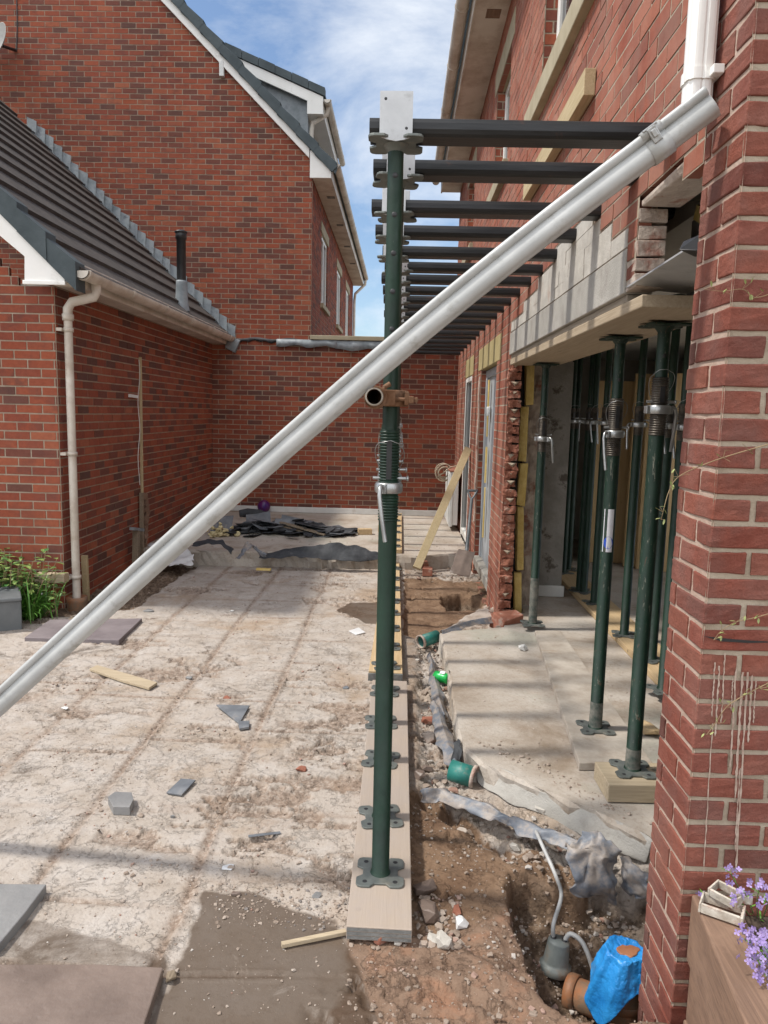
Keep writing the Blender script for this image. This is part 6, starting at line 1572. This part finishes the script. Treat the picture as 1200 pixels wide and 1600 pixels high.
# carved wooden ring puzzle: two weathered interlocked frames
cb = empty('wooden_ornament', onz(1128, 1415, PZ), 'small pair of weathered white wooden frames resting on the sleeper', 'ornament')
def frame(mb, c, w_, d_, h_, rot, th_=.006):
    for s_ in (-1, 1):
        mb.obox(Vector(c)+rot @ Vector((s_*(w_/2-th_/2), 0, 0)), (th_, d_, h_), rot, jit=.001); mb.obox(Vector(c)+rot @ Vector((0, s_*(d_/2-th_/2), 0)), (w_-2*th_, th_, h_), rot, jit=.001)
c1 = Vector(onz(1128, 1420, PZ+.018)); 
mb = MB(); frame(mb, c1, .105, .060, .026, Matrix.Rotation(-.55, 3, 'Z')); mb.build('lower_frame', M['fr'] if 'fr' in M else simple('peeling_white_wood', (.38, .33, .27), (.62, .58, .51), 30, .8, 0, .002, 60, dirt=(.30, .16, .11), dlo=.5, dhi=.66, dscale=22), cb, .0015)
mb = MB(); frame(mb, c1+Vector((.02, .025, .024)), .075, .05, .024, Matrix.Rotation(-.9, 3, 'Z') @ Matrix.Rotation(.15, 3, 'X')); mb.obox(c1+Vector((.055, .01, .022)), (.05, .006, .022), Matrix.Rotation(-.2, 3, 'Z')); mb.build('upper_frame', bpy.data.materials['peeling_white_wood'], cb, .0015)
# flowers
def flower_stock(root_px, z0, tips, label, seed):
    rs = random.Random(seed); base = Vector(onz(*root_px, z0)); r = empty('wallflower', base, label, 'flower')
    st = MB(); pe = MB(); lf = MB()
    for (px, py, y_, s_) in tips:
        tip = Vector(ony(px, py, y_)); mid = (base+tip)/2+Vector((rs.uniform(-.02, .02), 0, .02)); st.tube(smooth([base, mid, tip], 4), .0016, 5)
        for k in range(5): f_ = rs.random(); q = base+(tip-base)*f_; a = rs.uniform(0, 6.3); leaf(lf, q, (math.cos(a), math.sin(a), .5), rs.uniform(.015, .035), .005, .1, 3)
        for k in range(int(9*s_)):
            c_ = tip+Vector((rs.gauss(0, .009), rs.gauss(0, .009), rs.gauss(0, .011)))*s_
            nrm = Vector((rs.gauss(0, .6), -1+rs.gauss(0, .4), rs.gauss(.4, .5))).normalized(); q_ = nrm.to_track_quat('Z', 'Y').to_matrix(); a0 = rs.uniform(0, 1.5)
            for p_ in range(4):
                a = a0+p_*math.pi/2; u1 = q_ @ Vector((math.cos(a), math.sin(a), .15)); v1 = q_ @ Vector((-math.sin(a), math.cos(a), 0)); l_ = .0072
                pe.add([c_, c_+u1*l_*.6-v1*l_*.42, c_+u1*l_*1.05-v1*l_*.22, c_+u1*l_*1.05+v1*l_*.22, c_+u1*l_*.6+v1*l_*.42], [(0, 1, 2, 3, 4)])
    st.build('stems', M['stem'], r); pe.build('petals', M['petal'], r); lf.build('leaves', M['grassleaf'], r)
yy = 1.62
flower_stock((1185, 1450), .25, [(1142, 1364, 1.80, 1.0), (1163, 1394, 1.78, .8), (1188, 1383, 1.66, 1.1), (1196, 1403, 1.66, 1.2), (1147, 1402, 1.78, .6), (1098, 1400, 1.86, .9)], 'lilac wallflower behind the white wooden frames', 3)
flower_stock((1198, 1500), .25, [(1160, 1458, 1.62, 1.0), (1172, 1472, 1.60, 1.3), (1187, 1468, 1.6, 1.5), (1182, 1492, 1.58, 1.6), (1194, 1480, 1.58, 1.6), (1190, 1510, 1.56, 1.6), (1196, 1525, 1.55, 1.5), (1184, 1586, 1.5, 1.0), (1175, 1500, 1.58, .6)], 'lilac wallflower cluster at the right edge over the planter', 4)
# vines on the corner
def vine(pts, r_, y_, label, seed):
    rs = random.Random(seed); r = empty('dry_vine', ony(*pts[0], y_), label, 'vine')
    P_ = [Vector(ony(a, b, y_-.006-.01*rs.random())) for a, b in pts]; st = MB(); st.tube(smooth(P_, 5), [r_*(1-.6*i/(len(P_)*5-5)) for i in range((len(P_)-1)*5+1)], 6)
    lf = MB()
    for p in P_[1:]:
        for k in range(3):
            a = rs.uniform(0, 6.28); q = p+Vector((rs.uniform(-.02, .02), -.004, rs.uniform(-.01, .02))); st.tube([p, q], r_*.4, 4); leaf(lf, q, (math.cos(a), -.3, math.sin(a)), .014, .006, .1, 3)
    st.build('twig', M['twig'], r); lf.build('buds', simple('pale_green_bud', (.22, .26, .08), (.36, .38, .16), 12, .6) if 'pale_green_bud' not in bpy.data.materials else bpy.data.materials['pale_green_bud'], r)
vine([(1215, 690), (1170, 703), (1130, 715), (1095, 728), (1060, 745), (1045, 768), (1036, 800), (1033, 812)], .0016, YP-.01, 'dry vine twig reaching left across the upper brick corner', 1)
vine([(1215, 955), (1180, 965), (1150, 972), (1128, 985), (1115, 1000)], .0014, YP, 'dry vine twig at mid height on the brick corner', 2)
vine([(1215, 1060), (1185, 1075), (1160, 1088), (1135, 1105), (1118, 1130), (1104, 1148)], .0015, YP, 'dry vine twig over the cement splashes on the brick corner', 3)
vine([(1215, 455), (1180, 465), (1160, 452), (1130, 455), (1100, 452)], .0011, YP, 'thin dry vine tendril high on the brick corner', 4)
